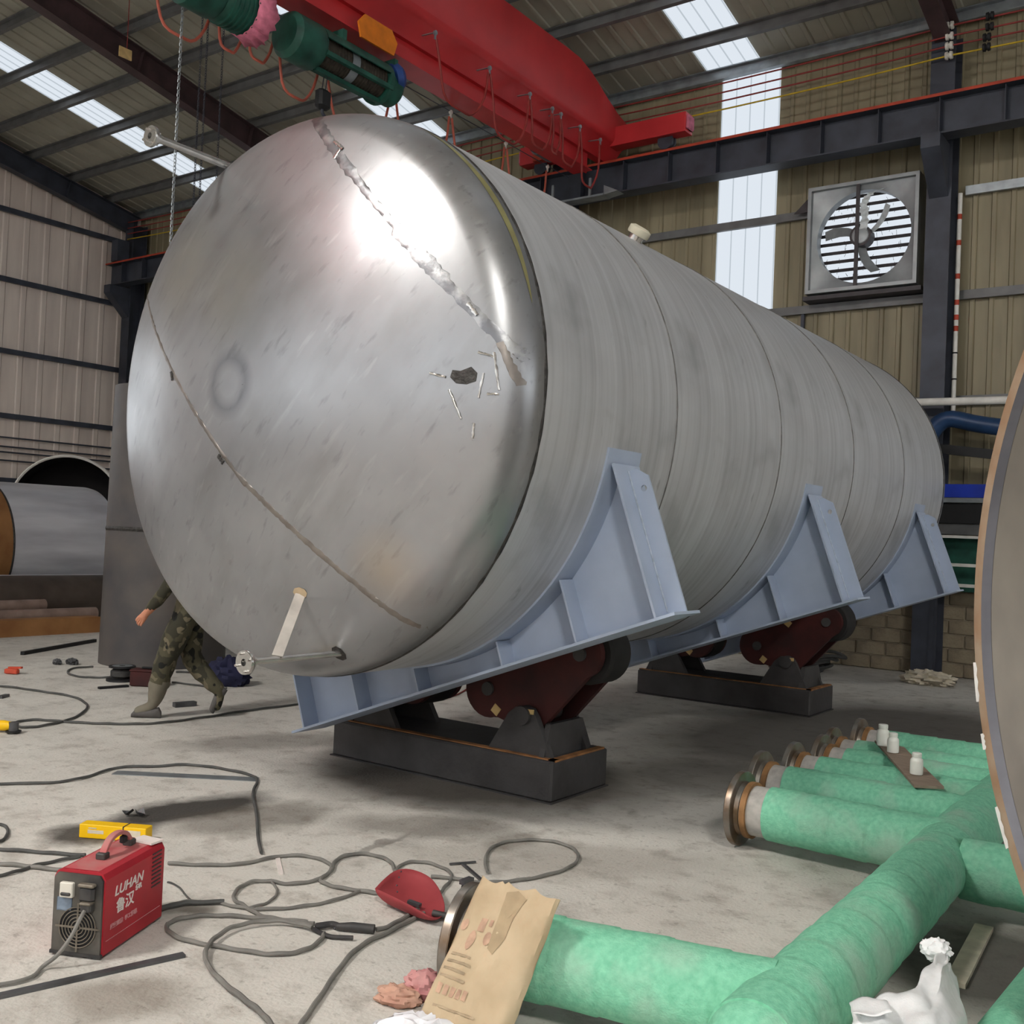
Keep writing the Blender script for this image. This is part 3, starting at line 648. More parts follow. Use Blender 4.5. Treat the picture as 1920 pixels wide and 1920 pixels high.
# saddles, turned 20 degrees with the tank
PHI = R_(20); tt = Vector((math.cos(PHI), 0, math.sin(PHI))); nn_ = Vector((math.sin(PHI), 0, -math.cos(PHI))); OC = Vector((TX, 0, TZ))
NB = 1.725; WEB_Y = .15; SW = .30
def saddle(y0):
    s = empty('saddle', (TX, y0, TZ), parent=tank)
    # wear pad
    A = R_(61); n = 48; mb = MB(); vs = []; fs = []
    for i in range(n + 1):
        a = -A + 2 * A * i / n; d_ = nn_ * math.cos(a) + tt * math.sin(a)
        for r_, dy in ((TR - .004, -.03), (TR + .012, -.03), (TR + .012, SW + .03), (TR - .004, SW + .03)): vs.append(OC + d_ * r_ + Y * (y0 + dy))
    for i in range(n):
        for q_ in range(4): fs.append((4 * i + q_, 4 * i + (q_ + 1) % 4, 4 * i + 4 + (q_ + 1) % 4, 4 * i + 4 + q_))
    fs += [(0, 1, 2, 3), (4 * n, 4 * n + 1, 4 * n + 2, 4 * n + 3)]
    mb.add(vs, fs).build('wear_pad', 'saddle_grey', s, smooth=True)
    # base plate
    MB().prism([(-1.50, NB), (1.50, NB), (1.50, NB + .016), (-1.50, NB + .016)], OC, tt, nn_, Y, y0, y0 + SW).build('base_plate', 'saddle_grey', s)
    # web with arc cut-out
    TE = 1.385; RP = TR + .012; poly = [(-TE, NB), (TE, NB)]
    a1 = math.asin(TE / RP) ; a1 = min(a1, R_(57.5)); poly.append((TE, .90))
    for i in range(33):
        a = a1 - 2 * a1 * i / 32; poly.append((RP * math.sin(a), RP * math.cos(a)))
    poly.append((-TE, .90))
    # fan the web into quads between the arc and the base
    mb = MB(); vs = []; fs = []
    m_ = 40
    for i in range(m_ + 1):
        t_ = -TE + 2 * TE * i / m_; top = math.sqrt(max(0, RP ** 2 - t_ ** 2))
        top = max(top, .88)
        for yy in (y0 + WEB_Y - .007, y0 + WEB_Y + .007): vs += [OC + tt * t_ + nn_ * top + Y * yy, OC + tt * t_ + nn_ * NB + Y * yy]
    for i in range(m_):
        k = 4 * i; fs += [(k, k + 1, k + 5, k + 4), (k + 2, k + 6, k + 7, k + 3), (k, k + 4, k + 6, k + 2), (k + 1, k + 3, k + 7, k + 5)]
    fs += [(0, 2, 3, 1), (4 * m_, 4 * m_ + 1, 4 * m_ + 3, 4 * m_ + 2)]
    mb.add(vs, fs).build('web_plate', 'saddle_grey', s)
    # cross ribs
    for t_ in (-.865, -.335, .335, .865):
        top = math.sqrt(RP ** 2 - t_ ** 2) + .004
        for ya, yb in ((.012, WEB_Y - .007), (WEB_Y + .007, SW - .012)):
            MB().prism([(t_ - .006, top), (t_ + .006, top), (t_ + .006, NB), (t_ - .006, NB)], OC, tt, nn_, Y, y0 + ya, y0 + yb).build('rib', 'saddle_grey', s)
    for sg in (-1, 1):
        MB().prism([(sg * 1.375, .86), (sg * 1.389, .86), (sg * 1.389, NB), (sg * 1.375, NB)], OC, tt, nn_, Y, y0 + .005, y0 + SW - .005).build('end_plate', 'saddle_grey', s)
        # outward lug plate with drilled hole
        n_ = 16; cx_, cz_ = sg * 1.455, 1.02; hole = [(cx_ + .018 * math.cos(2 * math.pi * i / n_), cz_ + .018 * math.sin(2 * math.pi * i / n_)) for i in range(n_)]
        outer = [(sg * 1.389, .90), (sg * 1.44, .90), (sg * 1.50, .96), (sg * 1.50, NB), (sg * 1.389, NB)]
        mb = MB(); me_v = []
        def edge_pt(a):
            best = None; dx, dz = math.cos(a), math.sin(a)
            for (x1_, z1_), (x2_, z2_) in zip(outer, outer[1:] + outer[:1]):
                ex, ez = x2_ - x1_, z2_ - z1_; den = dx * ez - dz * ex
                if abs(den) < 1e-9: continue
                t1 = ((x1_ - cx_) * ez - (z1_ - cz_) * ex) / den; u1 = ((x1_ - cx_) * dz - (z1_ - cz_) * dx) / den
                if t1 > 0 and -1e-6 <= u1 <= 1 + 1e-6 and (best is None or t1 < best): best = t1
            return (cx_ + dx * best, cz_ + dz * best)
        angs = sorted(set([2 * math.pi * i / n_ for i in range(n_)] + [math.atan2(z - cz_, x - cx_) % (2 * math.pi) for x, z in outer])); K = len(angs)
        vs = []
        for yy in (y0 + WEB_Y - .007, y0 + WEB_Y + .007):
            for a in angs:
                hx_, hz_ = cx_ + .018 * math.cos(a), cz_ + .018 * math.sin(a); ox, oz = edge_pt(a)
                vs += [OC + tt * hx_ + nn_ * hz_ + Y * yy, OC + tt * ox + nn_ * oz + Y * yy]
        fs = []
        for i in range(K):
            j = (i + 1) % K; o2 = 2 * K
            fs += [(2 * i, 2 * i + 1, 2 * j + 1, 2 * j), (o2 + 2 * i, o2 + 2 * j, o2 + 2 * j + 1, o2 + 2 * i + 1), (2 * i + 1, o2 + 2 * i + 1, o2 + 2 * j + 1, 2 * j + 1), (2 * i, 2 * j, o2 + 2 * j, o2 + 2 * i)]
        mb.add(vs, fs).build('lug_plate', 'saddle_grey', s)
        MB().tube([OC + tt * (sg * 1.392) + nn_ * (.9 + .08 * i) + Y * (y0 + WEB_Y - .01) for i in range(11)], .006, 5).build('weld_bead', 'weld_bead', s)
    MB().tube([OC + tt * .861 + nn_ * (1.40 + .032 * i) + Y * (y0 + WEB_Y - .009) for i in range(10)], .005, 5).build('weld_bead', 'weld_bead', s)
    return s
for y0 in (4.84, 7.86, 11.02): saddle(y0)

# ------------------------------------------------------------------ turning rolls under the tank
mat('roll_base', (76, 74, 74), .7, .1, .15, 3, col2=(56, 54, 54), bump=.2, bscale=30)
mat('roll_rust', (150, 104, 64), .8, .1, .2, 12)
mat('bogie_red', (74, 30, 28), .65, .1, .2, 5, col2=(50, 24, 24))
mat('wheel_rubber', (34, 32, 32), .7, 0, .15, 8)
mat('tape', (206, 176, 120), .7, 0, .1, 10)
def turning_roll(y0, label):
    o = tag(empty('turning_roll', (TX, y0 + .335, 0)), label, 'turning roll', 'tank turning rolls')
    x0, x1 = TX - .95, TX + .95; yc = y0 + .335
    MB().bbox((TX, yc, .13), (1.9, .67, .25), bv=.012).build('base_frame', 'roll_base', o)
    MB().box((TX, y0 + .06, .256), (1.9, .05, .012)).build('base_edge', 'roll_rust', o)
    MB().box((x1 - .03, yc, .256), (.05, .60, .012)).build('base_edge', 'roll_rust', o)
    MB().box((TX, yc, .004), (1.92, .69, .008)).build('sole_plate', 'roll_base', o)
    for sg in (1, -1):
        px = TX + sg * .67; pz = .50
        for yy in (y0 + .07, y0 + .50):
            MB().prism([(px - sg * .27, .255), (px + sg * .22, .255), (px + sg * .10, .50), (px + sg * .06, .55), (px - sg * .06, .55), (px - sg * .12, .50)], (0, yy, 0), X, Z, Y, 0, .045).build('bracket', 'roll_base', o)
        MB().prism([(.05, .255), (.62, .255), (.50, .46), (.12, .46)], (px + sg * .16, y0, 0), Y, Z, X, -.02, .02).build('bracket_gusset', 'roll_base', o)
        MB().cyl((px, y0 + .04, pz), (px, y0 + .63, pz), .06, n=18).build('pivot_pin', 'roll_base', o, smooth=True)
        MB().box((px + sg * .05, y0 + .066, .53), (.06, .012, .03)).build('tape_mark', 'tape', o)
        # rocking bogie with two rubber rolls riding on the shell
        w1 = (TX + sg * .34, TZ - math.sqrt((TR + .20) ** 2 - .34 ** 2)); w2 = (TX + sg * 1.04, TZ - math.sqrt((TR + .20) ** 2 - 1.04 ** 2))
        d2 = Vector((w2[0] - w1[0], w2[1] - w1[1])).normalized(); ang = math.atan2(d2.y, d2.x)
        poly = []
        for i in range(13):
            a = ang - math.pi / 2 + math.pi * i / 12 if sg > 0 else ang + math.pi / 2 - math.pi * i / 12 + math.pi * 0
            poly.append((w2[0] + .15 * math.cos(ang + (-math.pi / 2 + math.pi * i / 12)), w2[1] + .15 * math.sin(ang + (-math.pi / 2 + math.pi * i / 12))))
        for i in range(13):
            a = ang + math.pi / 2 + math.pi * i / 12; poly.append((w1[0] + .19 * math.cos(a), w1[1] + .19 * math.sin(a)))
        poly.append((px - .09, pz - .09)); poly.append((px + .09, pz - .09))
        # keep it convex and in order
        cx_ = sum(p[0] for p in poly) / len(poly); cz_ = sum(p[1] for p in poly) / len(poly)
        poly.sort(key=lambda p: math.atan2(p[1] - cz_, p[0] - cx_))
        for yy in (y0 + .13, y0 + .44): MB().prism(poly, (0, yy, 0), X, Z, Y, 0, .05).build('bogie_plate', 'bogie_red', o)
        for (wx, wz) in (w1, w2):
            wh = MB().lathe([(.05, -.12), (.18, -.12), (.199, -.10), (.199, .10), (.18, .12), (.05, .12)], (wx, yc - .02, wz), Y, 36, (1, 1)).build('roller_wheel', 'wheel_rubber', o, smooth=True)
            MB().cyl((wx, y0 + .11, wz), (wx, y0 + .51, wz), .045, n=16).build('axle', 'roll_base', wh, smooth=True)
        for (ux, uz) in ((w1[0] + .07 * sg, w1[1] - .13), ((w1[0] * .55 + w2[0] * .45), (w1[1] * .55 + w2[1] * .45) + .12)):
            MB().box((ux, y0 + .127, uz), (.06, .006, .06), Matrix.Rotation(R_(35), 3, 'Y')).build('tape_mark', 'tape', o)
    return o
turning_roll(5.36, 'dark grey turning roll with maroon rollers under the front saddle of the tank')
turning_roll(9.88, 'turning roll with maroon rollers in the shade under the far half of the tank')

# ------------------------------------------------------------------ overhead crane
CX = -8.62
crane = tag(empty('bridge_crane', (CX, 8, 7.3)), 'red single-girder bridge crane spanning the hall above the tank', 'crane')
def girder_section(zt, zb, w):
    """half outline of the pressed box: flat top, straight side, rounded shoulder into the sloping belly"""
    P = [(w, zt - .03), (w, zb + .22)]
    for i in range(7):
        a = math.pi / 2 * i / 6 * .75; P.append((w - .12 * (1 - math.cos(a)), zb + .22 - .12 * math.sin(a)))
    P += [(.09, zb - .06), (.07, zb - .10)]
    return [(a, b) for a, b in P] + [(-a, b) for a, b in reversed(P)] + [(-w + .02, zt), (w - .02, zt)]
secs = []
for y, zt in ((-9, 8.78), (2, 8.78), (12.4, 8.78), (12.75, 8.77), (13.1, 8.68), (13.5, 8.50), (13.9, 8.34), (14.15, 8.28)):
    secs.append([(CX + a, y, b) for a, b in girder_section(zt, 7.72, .31)])
mb = MB(); n = len(secs[0]); vs = [p for s_ in secs for p in s_]; fs = []
for k in range(len(secs) - 1):
    for i in range(n): j = (i + 1) % n; fs.append((k * n + i, k * n + j, (k + 1) * n + j, (k + 1) * n + i))
fs += [tuple(range(n)), tuple(range(len(vs) - 1, len(vs) - n - 1, -1))]
mb.add(vs, fs).build('main_girder', 'crane_red', crane, smooth=True)
MB().box((CX, 2.3, 7.48), (.02, 22.4, .32)).build('runner_web', 'crane_red', crane)
MB().prism([(-.17, 7.30), (.17, 7.30), (.17, 7.315), (.02, 7.34), (-.02, 7.34), (-.17, 7.315)], (CX, 0, 0), X, Z, Y, -9, 13.4).build('runner_flange', 'crane_red', crane)
MB().prism([(-.165, 7.318), (-.05, 7.36), (-.165, 7.322)], (CX, 0, 0), X, Z, Y, -9, 13.4).build('flange_edge', 'orange', crane)
MB().box((CX - .0, 13.93, 7.95), (3.05, .24, .30)).build('end_carriage', 'crane_red', crane, bevel=.01)
for x in (CX - 1.54, CX + 1.54): MB().bbox((x, 13.93, 7.95), (.06, .20, .22), bv=.02).build('rubber_buffer', 'pink_cloth', crane)
for x in (CX - 1.15, CX + 1.15):
    MB().lathe([(.05, -.06), (.13, -.06), (.13, -.04), (.11, -.035), (.11, .035), (.13, .04), (.13, .06), (.05, .06)], (x, 13.95, 7.745), Y, 28, (1, 1)).build('travel_wheel', 'dark_steel', crane, smooth=True)
dm = MB().cyl((CX - .85, 13.75, 7.85), (CX - .85, 13.35, 7.85), .13, n=20).build('drive_motor', 'galvanised', crane, smooth=True)
MB().cyl((CX - .85, 13.35, 7.85), (CX - .85, 13.28, 7.85), .11, n=20).build('fan_cover', 'dark_steel', dm, smooth=True)
MB().box((CX - .95, 13.78, 7.95), (.5, .1, .32)).build('gear_case', 'rail_red', crane)
MB().bar((CX + .315, 9.15, 8.42), (CX + .315, 9.62, 8.42), .012, .10).build('nameplate', 'galvanised', crane)

# walkway/cable tray hung at the runway
o = tag(empty('cable_tray', (-8.6, 13.7, 6.95)), 'pale steel cable tray bracket hung below the crane end carriage', 'cable tray')
MB().box((-9.1, 13.7, 6.98), (1.5, .22, .03)).build('tray', 'galvanised', o)
for x in (-9.7, -9.3, -8.6): MB().box((x, 13.6, 7.12), (.04, .03, .3)).build('hanger', 'galvanised', o)
MB().prism([(-8.35, 6.97), (-8.1, 7.0), (-8.35, 7.12)], (0, 13.6, 0), X, Z, Y, 0, .2).build('end_bracket', 'galvanised', o)

# wire-rope hoist on the girder
def hoist(y0, label, cloth=False, short=False):
    zc_ = 6.93; xh = CX + .02; yt = y0 - (.85 if short else 0)
    o = tag(empty('wire_rope_hoist', (xh, y0, 6.4)), label, 'hoist')
    # trolley cheeks and wheels
    for sx in (-1, 1):
        MB().prism([(yt + .95, 7.22), (yt + 1.5, 7.22), (yt + 1.55, 7.38), (yt + 1.45, 7.5), (yt + 1.0, 7.5), (yt + .9, 7.38)], (xh + sx * .21, 0, 0), Y, Z, X, -.012, .012).build('trolley_plate', 'orange', o)
        for yy in (yt + 1.08, yt + 1.38):
            MB().lathe([(.02, -.03), (.07, -.03), (.07, 0), (.055, .02), (.055, .03), (.02, .03)], (xh + sx * .15, yy, 7.385), X * sx, 20, (1, 1)).build('trolley_wheel', 'dark_steel', o, smooth=True)
    for yy in (yt + .75, yt + 1.6 - (.55 if short else 0)):
        MB().box((xh, yy, 7.12), (.34, .06, .22)).build('hanger', 'hoist_green', o)
    # gear end, drum, shell plates, motor end
    MB().lathe([(.12, 0), (.20, .02), (.25, .08), (.255, .42), (.23, .46), (.05, .46)], (xh, y0, zc_), Y, 36, (1, 1)).build('gear_housing', 'hoist_green', o, smooth=True)
    if not short:
        dr = [(.05, 0)]; 
        for k in range(22):
            dr += [(.185, .01 + k * .044), (.2, .02 + k * .044), (.2, .04 + k * .044), (.185, .05 + k * .044)]
        dr += [(.05, .98)]
        MB().lathe(dr, (xh, y0 + .47, zc_), Y, 32).build('rope_drum', 'hoist_drum', o, smooth=True)
        MB().lathe([(.207, 0), (.207, .12)], (xh, y0 + .86, zc_), Y, 32).build('rope_guide', 'galvanised', o, smooth=True)
        mb = MB(); vs = []; n_ = 16
        for a_ in (R_(-10), ): pass
        for i in range(n_ + 1):
            a = R_(15 + 150 * i / n_)
            for r_ in (.235, .25):
                for yy in (y0 + .44, y0 + 1.5): vs.append((xh + r_ * math.cos(a), yy, zc_ + r_ * math.sin(a)))
        fs = []
        for i in range(n_):
            k = 4 * i; fs += [(k, k + 1, k + 5, k + 4), (k + 2, k + 6, k + 7, k + 3), (k, k + 4, k + 6, k + 2), (k + 1, k + 3, k + 7, k + 5)]
        mb.add(vs, fs + [(0, 2, 3, 1), (4 * n_, 4 * n_ + 1, 4 * n_ + 3, 4 * n_ + 2)]).build('drum_cover', 'hoist_green', o, smooth=True)
        for a in (-25, 205, -80):
            c = Vector((xh + .235 * math.cos(R_(a)), 0, zc_ + .235 * math.sin(R_(a)))); MB().box((c.x, y0 + .97, c.z), (.05, 1.06, .05)).build('tie_bar', 'hoist_green', o)
        MB().lathe([(.10, 0), (.25, 0), (.25, .06), (.10, .06)], (xh, y0 + 1.45, zc_), Y, 36, closed=True).build('end_ring', 'hoist_green', o, smooth=True)
        mt = MB().lathe([(.05, 0), (.19, 0), (.2, .03), (.2, .2), (.17, .24), (.05, .25)], (xh, y0 + 1.51, zc_), Y, 28, (1, 1)).build('motor', 'hoist_green', o, smooth=True)
        MB().lathe([(.10, .0), (.165, .02), (.17, .10), (.13, .15), (.02, .17)], (xh + .06, y0 + 1.62, zc_ + .10), (.35, .85, .35), 24, (1, 1)).build('motor_cap', 'blue_motor', mt, smooth=True)
        hb = MB().bbox((xh, y0 + .62, 6.42), (.12, .18, .22), bv=.03).build('hook_block', 'black_rubber', o)
        MB().tube(smooth_path([(xh, y0 + .62, 6.32), (xh, y0 + .62, 6.27), (xh, y0 + .67, 6.23), (xh, y0 + .67, 6.17), (xh, y0 + .61, 6.15), (xh, y0 + .57, 6.19)], 5), .018, 8).build('hook', 'dark_steel', hb, smooth=True)
        for dx in (-.03, .03): MB().cyl((xh + dx, y0 + .62, 6.5), (xh + dx, y0 + .66, 6.78), .006, n=6).build('wire_rope', 'dark_steel', o)
    else:
        MB().lathe([(.05, 0), (.22, 0), (.24, .04), (.24, .45), (.05, .46)], (xh, y0 + .47, zc_), Y, 32, (1, 1)).build('motor', 'hoist_green', o, smooth=True)
        for k in range(7): MB().lathe([(.24, 0), (.26, .004), (.26, .016), (.24, .02)], (xh, y0 + .53 + k * .055, zc_), Y, 28).build('cooling_fin', 'hoist_green', o, smooth=True)
        MB().box((xh + .05, y0 - .35, zc_ - .02), (.32, .5, .34)).build('control_box', 'hoist_green', o, bevel=.02)
    if cloth:
        mb = MB(); vs = []; K = 28; rr = random.Random(4)
        for i in range(K + 1):
            a = R_(-150 + 200 * i / K)
            for k, yy in enumerate((y0 + .80, y0 + .90, y0 + 1.0)):
                r_ = .262 + .008 * math.sin(i * 2.3) + (rr.uniform(.0, .05) if k == 2 else 0) + .012 * k
                vs.append((xh + r_ * math.cos(a), yy + (rr.uniform(-.03, .04) if k == 2 else 0), zc_ + r_ * math.sin(a)))
        mb.add(vs, [(3 * i + k, 3 * i + k + 1, 3 * i + k + 4, 3 * i + k + 3) for i in range(K) for k in range(2)])
        c = mb.build('frayed_cloth', 'pink_cloth', o, smooth=True); so = c.modifiers.new('t', 'SOLIDIFY'); so.thickness = .004
    return o
hoist(7.32, 'green wire-rope hoist with orange trolley and blue motor under the red girder')
h2 = hoist(5.98, 'green hoist motor with frayed pink cloth at the top edge of the photo', cloth=True, short=True)

# festoon cables
def festoon(name, label, x, hooks, drops, m_, hookm, z):
    o = tag(empty(name, (x, hooks[0], z)), label, 'cable')
    for y in hooks:
        MB().lathe([(.012, -.02), (.028, -.015), (.028, .015), (.012, .02)], (x, y, z + .01), X, 12, (1, 1)).build('cable_trolley', hookm, o, smooth=True)
        MB().bar((x, y, z + .0), (x, y, z - .07), .02, .02).build('clamp', hookm, o)
        if x > CX: MB().bar((x + .02, y, z + .012), (CX + .10, y, z + .03), .025, .008).build('arm', hookm, o)
    for (a, b), d in zip(zip(hooks, hooks[1:]), drops):
        pts = []
        for i in range(17):
            t = i / 16; s_ = 1 - abs(2 * t - 1) ** 2.6; pts.append((x + .02 * math.sin(i), a + (b - a) * (.02 + .96 * (t - .35 * math.sin(2 * math.pi * t) / (2 * math.pi))), z - .06 - d * s_))
        MB().tube(pts, .016, 7).build('cable_loop', m_, o, smooth=True)
    return o
festoon('festoon_cable', 'dark red festoon cable looped on brackets along the girder side', CX + .36, [9.4, 10.5, 11.42, 11.98, 12.2, 12.72, 13.3], [.7, .75, .6, .55, .6, .75], 'red_wire', 'galvanised', 7.70)
fw = festoon('festoon_cable', 'copper-pink festoon cable looping from a taut wire behind the hoist', CX - .32, [5.9, 6.7, 7.1, 7.5, 8.2, 9.42, 10.56, 11.82, 12.9], [.7, .6, .55, .75, .85, .9, .95, .9], 'copper_cable', 'porcelain', 7.28)
MB().cyl((CX - .32, -4, 7.30), (CX - .32, 13.5, 7.30), .006, n=6).build('guide_wire', 'dark_steel', fw)
# hanging chains
def chain(x, y, z0, z1, label, m_='galvanised'):
    mb = MB(); k = 0; z = z1
    while z > z0:
        a = (k % 2) * math.pi / 2; dx, dy = .012 * math.cos(a), .012 * math.sin(a)
        pts = [(x + dx, y + dy, z - .008), (x + dx, y + dy, z - .034), (x, y, z - .044), (x - dx, y - dy, z - .034), (x - dx, y - dy, z - .008), (x, y, z + .002)]
        mb.tube(pts, .0045, 4, closed=True); z -= .036; k += 1
    tag(mb.build('hanging_chain', m_), label, 'chain', 'chains hanging from the crane')
p = hit(333, 200, 0, CX - .1); chain(CX - .1, p.y, 4.3, 7.25, 'long pale chain hanging from the crane left of the domed end')
for i, (u, lb) in enumerate(((366, 'first of three thin dark chains hanging by the roof light strip'), (377, 'second of three thin dark chains hanging by the roof light strip'), (407, 'third of three thin dark chains hanging by the roof light strip'))):
    p = hit(u, 310, 0, -12.0); chain(-12.0, p.y, 5.2, roof_z(p.y) - .04, lb, 'dark_steel')
# paper tag hanging from the rafter
ps = tag(empty('paper_sign', hit(235, 100, 0, -14.6)), 'small pale tag hanging on a cord below the maroon rafter', 'sign')
MB().box(hit(235, 100, 0, -14.6), (.02, .22, .16)).build('card', 'tape', ps)
c_ = hit(238, 92, 0, -14.6); MB().cyl(c_, (c_.x, c_.y, roof_z(c_.y) - .03), .006, n=6).build('cord', 'red_wire', ps)

# ------------------------------------------------------------------ green pipe manifold
def wrap_extra(nt, tc, out):
    N = nt.nodes; L = nt.links
    nz = N.new('ShaderNodeTexNoise'); nz.inputs['Scale'].default_value = 3.5; nz.inputs['Detail'].default_value = 6
    L.new(tc.outputs['Object'], nz.inputs['Vector'])
    mr = N.new('ShaderNodeMapRange'); mr.inputs[1].default_value = .52; mr.inputs[2].default_value = .7; mr.inputs[4].default_value = .55; L.new(nz.outputs['Fac'], mr.inputs[0])
    mx = N.new('ShaderNodeMix'); mx.data_type = 'RGBA'; mx.inputs[7].default_value = (*lin((164, 186, 170)), 1); L.new(mr.outputs[0], mx.inputs[0]); L.new(out, mx.inputs[6])
    return mx.outputs[2]
mat('green_wrap', (134, 206, 172), .75, 0, .08, 40, stretch=(1, 1, 1), col2=(112, 186, 152), extra=wrap_extra, bump=.25, bscale=120)
mat('insulation', (176, 172, 166), .9, 0, .1, 20)
mat('flange_steel', (150, 146, 140), .35, .8, .2, 6, col2=(122, 100, 78), mixlo=.4, mixhi=.65)
mat('rust_ring', (150, 112, 74), .7, .3, .2, 10)
HX, HZ, HR = -1.17, .205, .14
man = tag(empty('pipe_manifold', (HX, 4.5, 0)), 'green-wrapped pipe manifold with flanged branches lying on the floor', 'pipe manifold')
def wrapped(pts, r, seed, name, ridge=.005):
    """wrapped pipe: slightly lumpy tube with the edges of the cloth windings"""
    P = smooth_path(pts, 26) if len(pts) < 12 else [Vector(p) for p in pts]; mb = MB(); n = 40; vs = []; L_ = 0; rr = random.Random(seed); prev = None
    for i, p in enumerate(P):
        a = P[max(0, i - 1)]; b = P[min(len(P) - 1, i + 1)]; t = (b - a).normalized(); x = Z.cross(t); x = x.normalized() if x.length > 1e-4 else X; y = t.cross(x)
        if i: L_ += (P[i] - P[i - 1]).length
        for j in range(n):
            an = 2 * math.pi * j / n; ph = (L_ + .06 * an / 6.28) / .19
            ri = r + ridge * (ph % 1.0) + .004 * mnoise.noise(Vector((p.x * 5 + seed, p.y * 5 + math.cos(an), math.sin(an) * 1.5))); vs.append(p + x * (ri * math.cos(an)) + y * (ri * math.sin(an)))
    fs = [(i * n + j, i * n + (j + 1) % n, (i + 1) * n + (j + 1) % n, (i + 1) * n + j) for i in range(len(P) - 1) for j in range(n)]
    fs += [tuple(range(n - 1, -1, -1)), tuple(range((len(P) - 1) * n, len(P) * n))]
    return mb.add(vs, fs).build(name, 'green_wrap', man, smooth=True)
def lin_pts(a, b, n=90): a = Vector(a); b = Vector(b); return [a.lerp(b, i / n) for i in range(n + 1)]
wrapped(lin_pts((HX + .03, 2.86, HZ), (HX - .06, 8.5, HZ), 380), HR + .004, 1, 'header_pipe')
mb = MB(); mb.lathe([(HR, 0), (HR * .97, .03), (HR * .8, .07), (HR * .45, .095), (.003, .10)], (HX + .03, 2.87, HZ), -Y, 36); mb.build('header_cap', 'green_wrap', man, smooth=True)
def branch(y, x0, r, z, seed, slack=0.0):
    a = Vector((x0, y, z)); e = Vector((HX - .02, y + slack, HZ)); d_ = (e - a).normalized()
    p = wrapped(lin_pts(a + d_ * .16, e, 110), r, seed, 'branch_pipe')
    MB().cyl(a + d_ * .02, a + d_ * .19, r * .95, n=32).build('insulation_end', 'insulation', p, smooth=True)
    MB().cyl(a + d_ * .04, a + d_ * .07, r * 1.08, n=32).build('neck_ring', 'rust_ring', p, smooth=True)
    MB().lathe([(r * .8, -.028), (.197, -.028), (.2, -.024), (.2, .004), (.197, .008), (r * 1.05, .008), (r * 1.0, .03), (r * .8, .03)], a, d_, 44, closed=True).build('flange', 'flange_steel', p, smooth=True)
    return p
for i, (y, x0) in enumerate(((2.94, -2.23), (5.40, -2.26), (6.02, -2.40), (6.46, -2.36), (6.86, -2.32), (7.20, -2.36), (7.74, -2.34))):
    branch(y, x0, HR - .005 * (i > 1), .203, 10 + i, .22 if i == 0 else 0.0)
wrapped(lin_pts((HX + .1, 5.14, HZ), (.35, 5.14, HZ), 60), .135, 40, 'side_pipe')

off = MB(); off.cyl((-.60, 3.45, .11), (-.55, 4.35, .11), .11, n=28)
tag(off.build('pipe_offcut', 'green_wrap', smooth=True), 'short green-wrapped pipe offcut at the lower right corner beside the rusty ring', 'pipe')

# plank and bottles on the branches
mat('plank', (150, 132, 116), .8, 0, .15, 6, stretch=(1, 6, 1), col2=(124, 108, 94), bump=.1, bscale=30)
mat('white_plastic', (222, 222, 214), .45, 0, .04, 8)
zt = .35
pa, pb, pc, pd = FL(1640, 1392, zt), FL(1714, 1477, zt), FL(1770, 1480, zt), FL(1695, 1405, zt)
mb = MB(); mb.add([pa, pb, pc, pd] + [p + Z * .015 for p in (pa, pb, pc, pd)], [(0, 3, 2, 1), (4, 5, 6, 7), (0, 1, 5, 4), (1, 2, 6, 5), (2, 3, 7, 6), (3, 0, 4, 7)])
tag(mb.build('plank', 'plank'), 'narrow brown plank lying across the green branch pipes', 'plank')
for u, v, lb, s_ in ((1718, 1452, 'white plastic bottle nearest on the plank, standing alone', 1.0), (1674, 1411, 'white plastic bottle in front of the pair on the plank', 1.0), (1655, 1398, 'white plastic bottle behind the pair on the plank', 1.12)):
    c = FL(u, v, zt + .016); o = tag(empty('plastic_bottle', c), lb, 'bottle', 'white bottles on the plank')
    MB().lathe([(.030 * s_, 0), (.036 * s_, .004), (.036 * s_, .075 * s_), (.033 * s_, .088 * s_), (.024 * s_, .098 * s_), (.022 * s_, .104 * s_)], c, Z, 24, (1, 1)).build('bottle_body', 'white_plastic', o, smooth=True)
    MB().lathe([(.026 * s_, .100 * s_), (.027 * s_, .103 * s_), (.027 * s_, .122 * s_), (.024 * s_, .125 * s_)], c, Z, 24, (1, 1)).build('cap', 'white_plastic', o, smooth=True)

# ------------------------------------------------------------------ welding machine
mat('welder_red', (178, 34, 48), .45, 0, .06, 6, col2=(160, 28, 42), spec=.5)
mat('welder_dust', (186, 84, 88), .8, 0, .12, 9, col2=(176, 128, 122))
mat('welder_front', (52, 50, 50), .7, .1, .2, 5, col2=(104, 100, 92))
mat('grille', (124, 116, 104), .6, .4, .15, 20)
mat('label_grey', (120, 134, 150), .5, .1, .2, 30)
mat('white_print', (226, 218, 214), .6, 0, .05, 10)
mat('pale_print', (208, 150, 152), .6, 0, .05, 10)
mat('breaker', (216, 212, 200), .5, 0, .04, 10)
mat('plug_black', (38, 38, 40), .55, 0, .15, 10, col2=(70, 68, 66))
WL = Vector((-3.45, 2.284, 0)); wfx = Vector((-.19, -.09, 0)).normalized(); wlen = Vector((-.19, .42, 0)).normalized()   # wfx: to the left along the front; wlen: to the back
wlen = (wlen - wfx * wlen.dot(wfx)).normalized(); WW, WLg, WH = .211, .46, .322
def wp(a, b, c): return WL + wfx * a + wlen * b + Z * c       # a from right front corner to left, b back, c up
wel = tag(empty('welding_machine', WL + wfx * WW / 2 + wlen * WLg / 2), 'red portable inverter welding machine with a top handle standing on the concrete', 'welder')
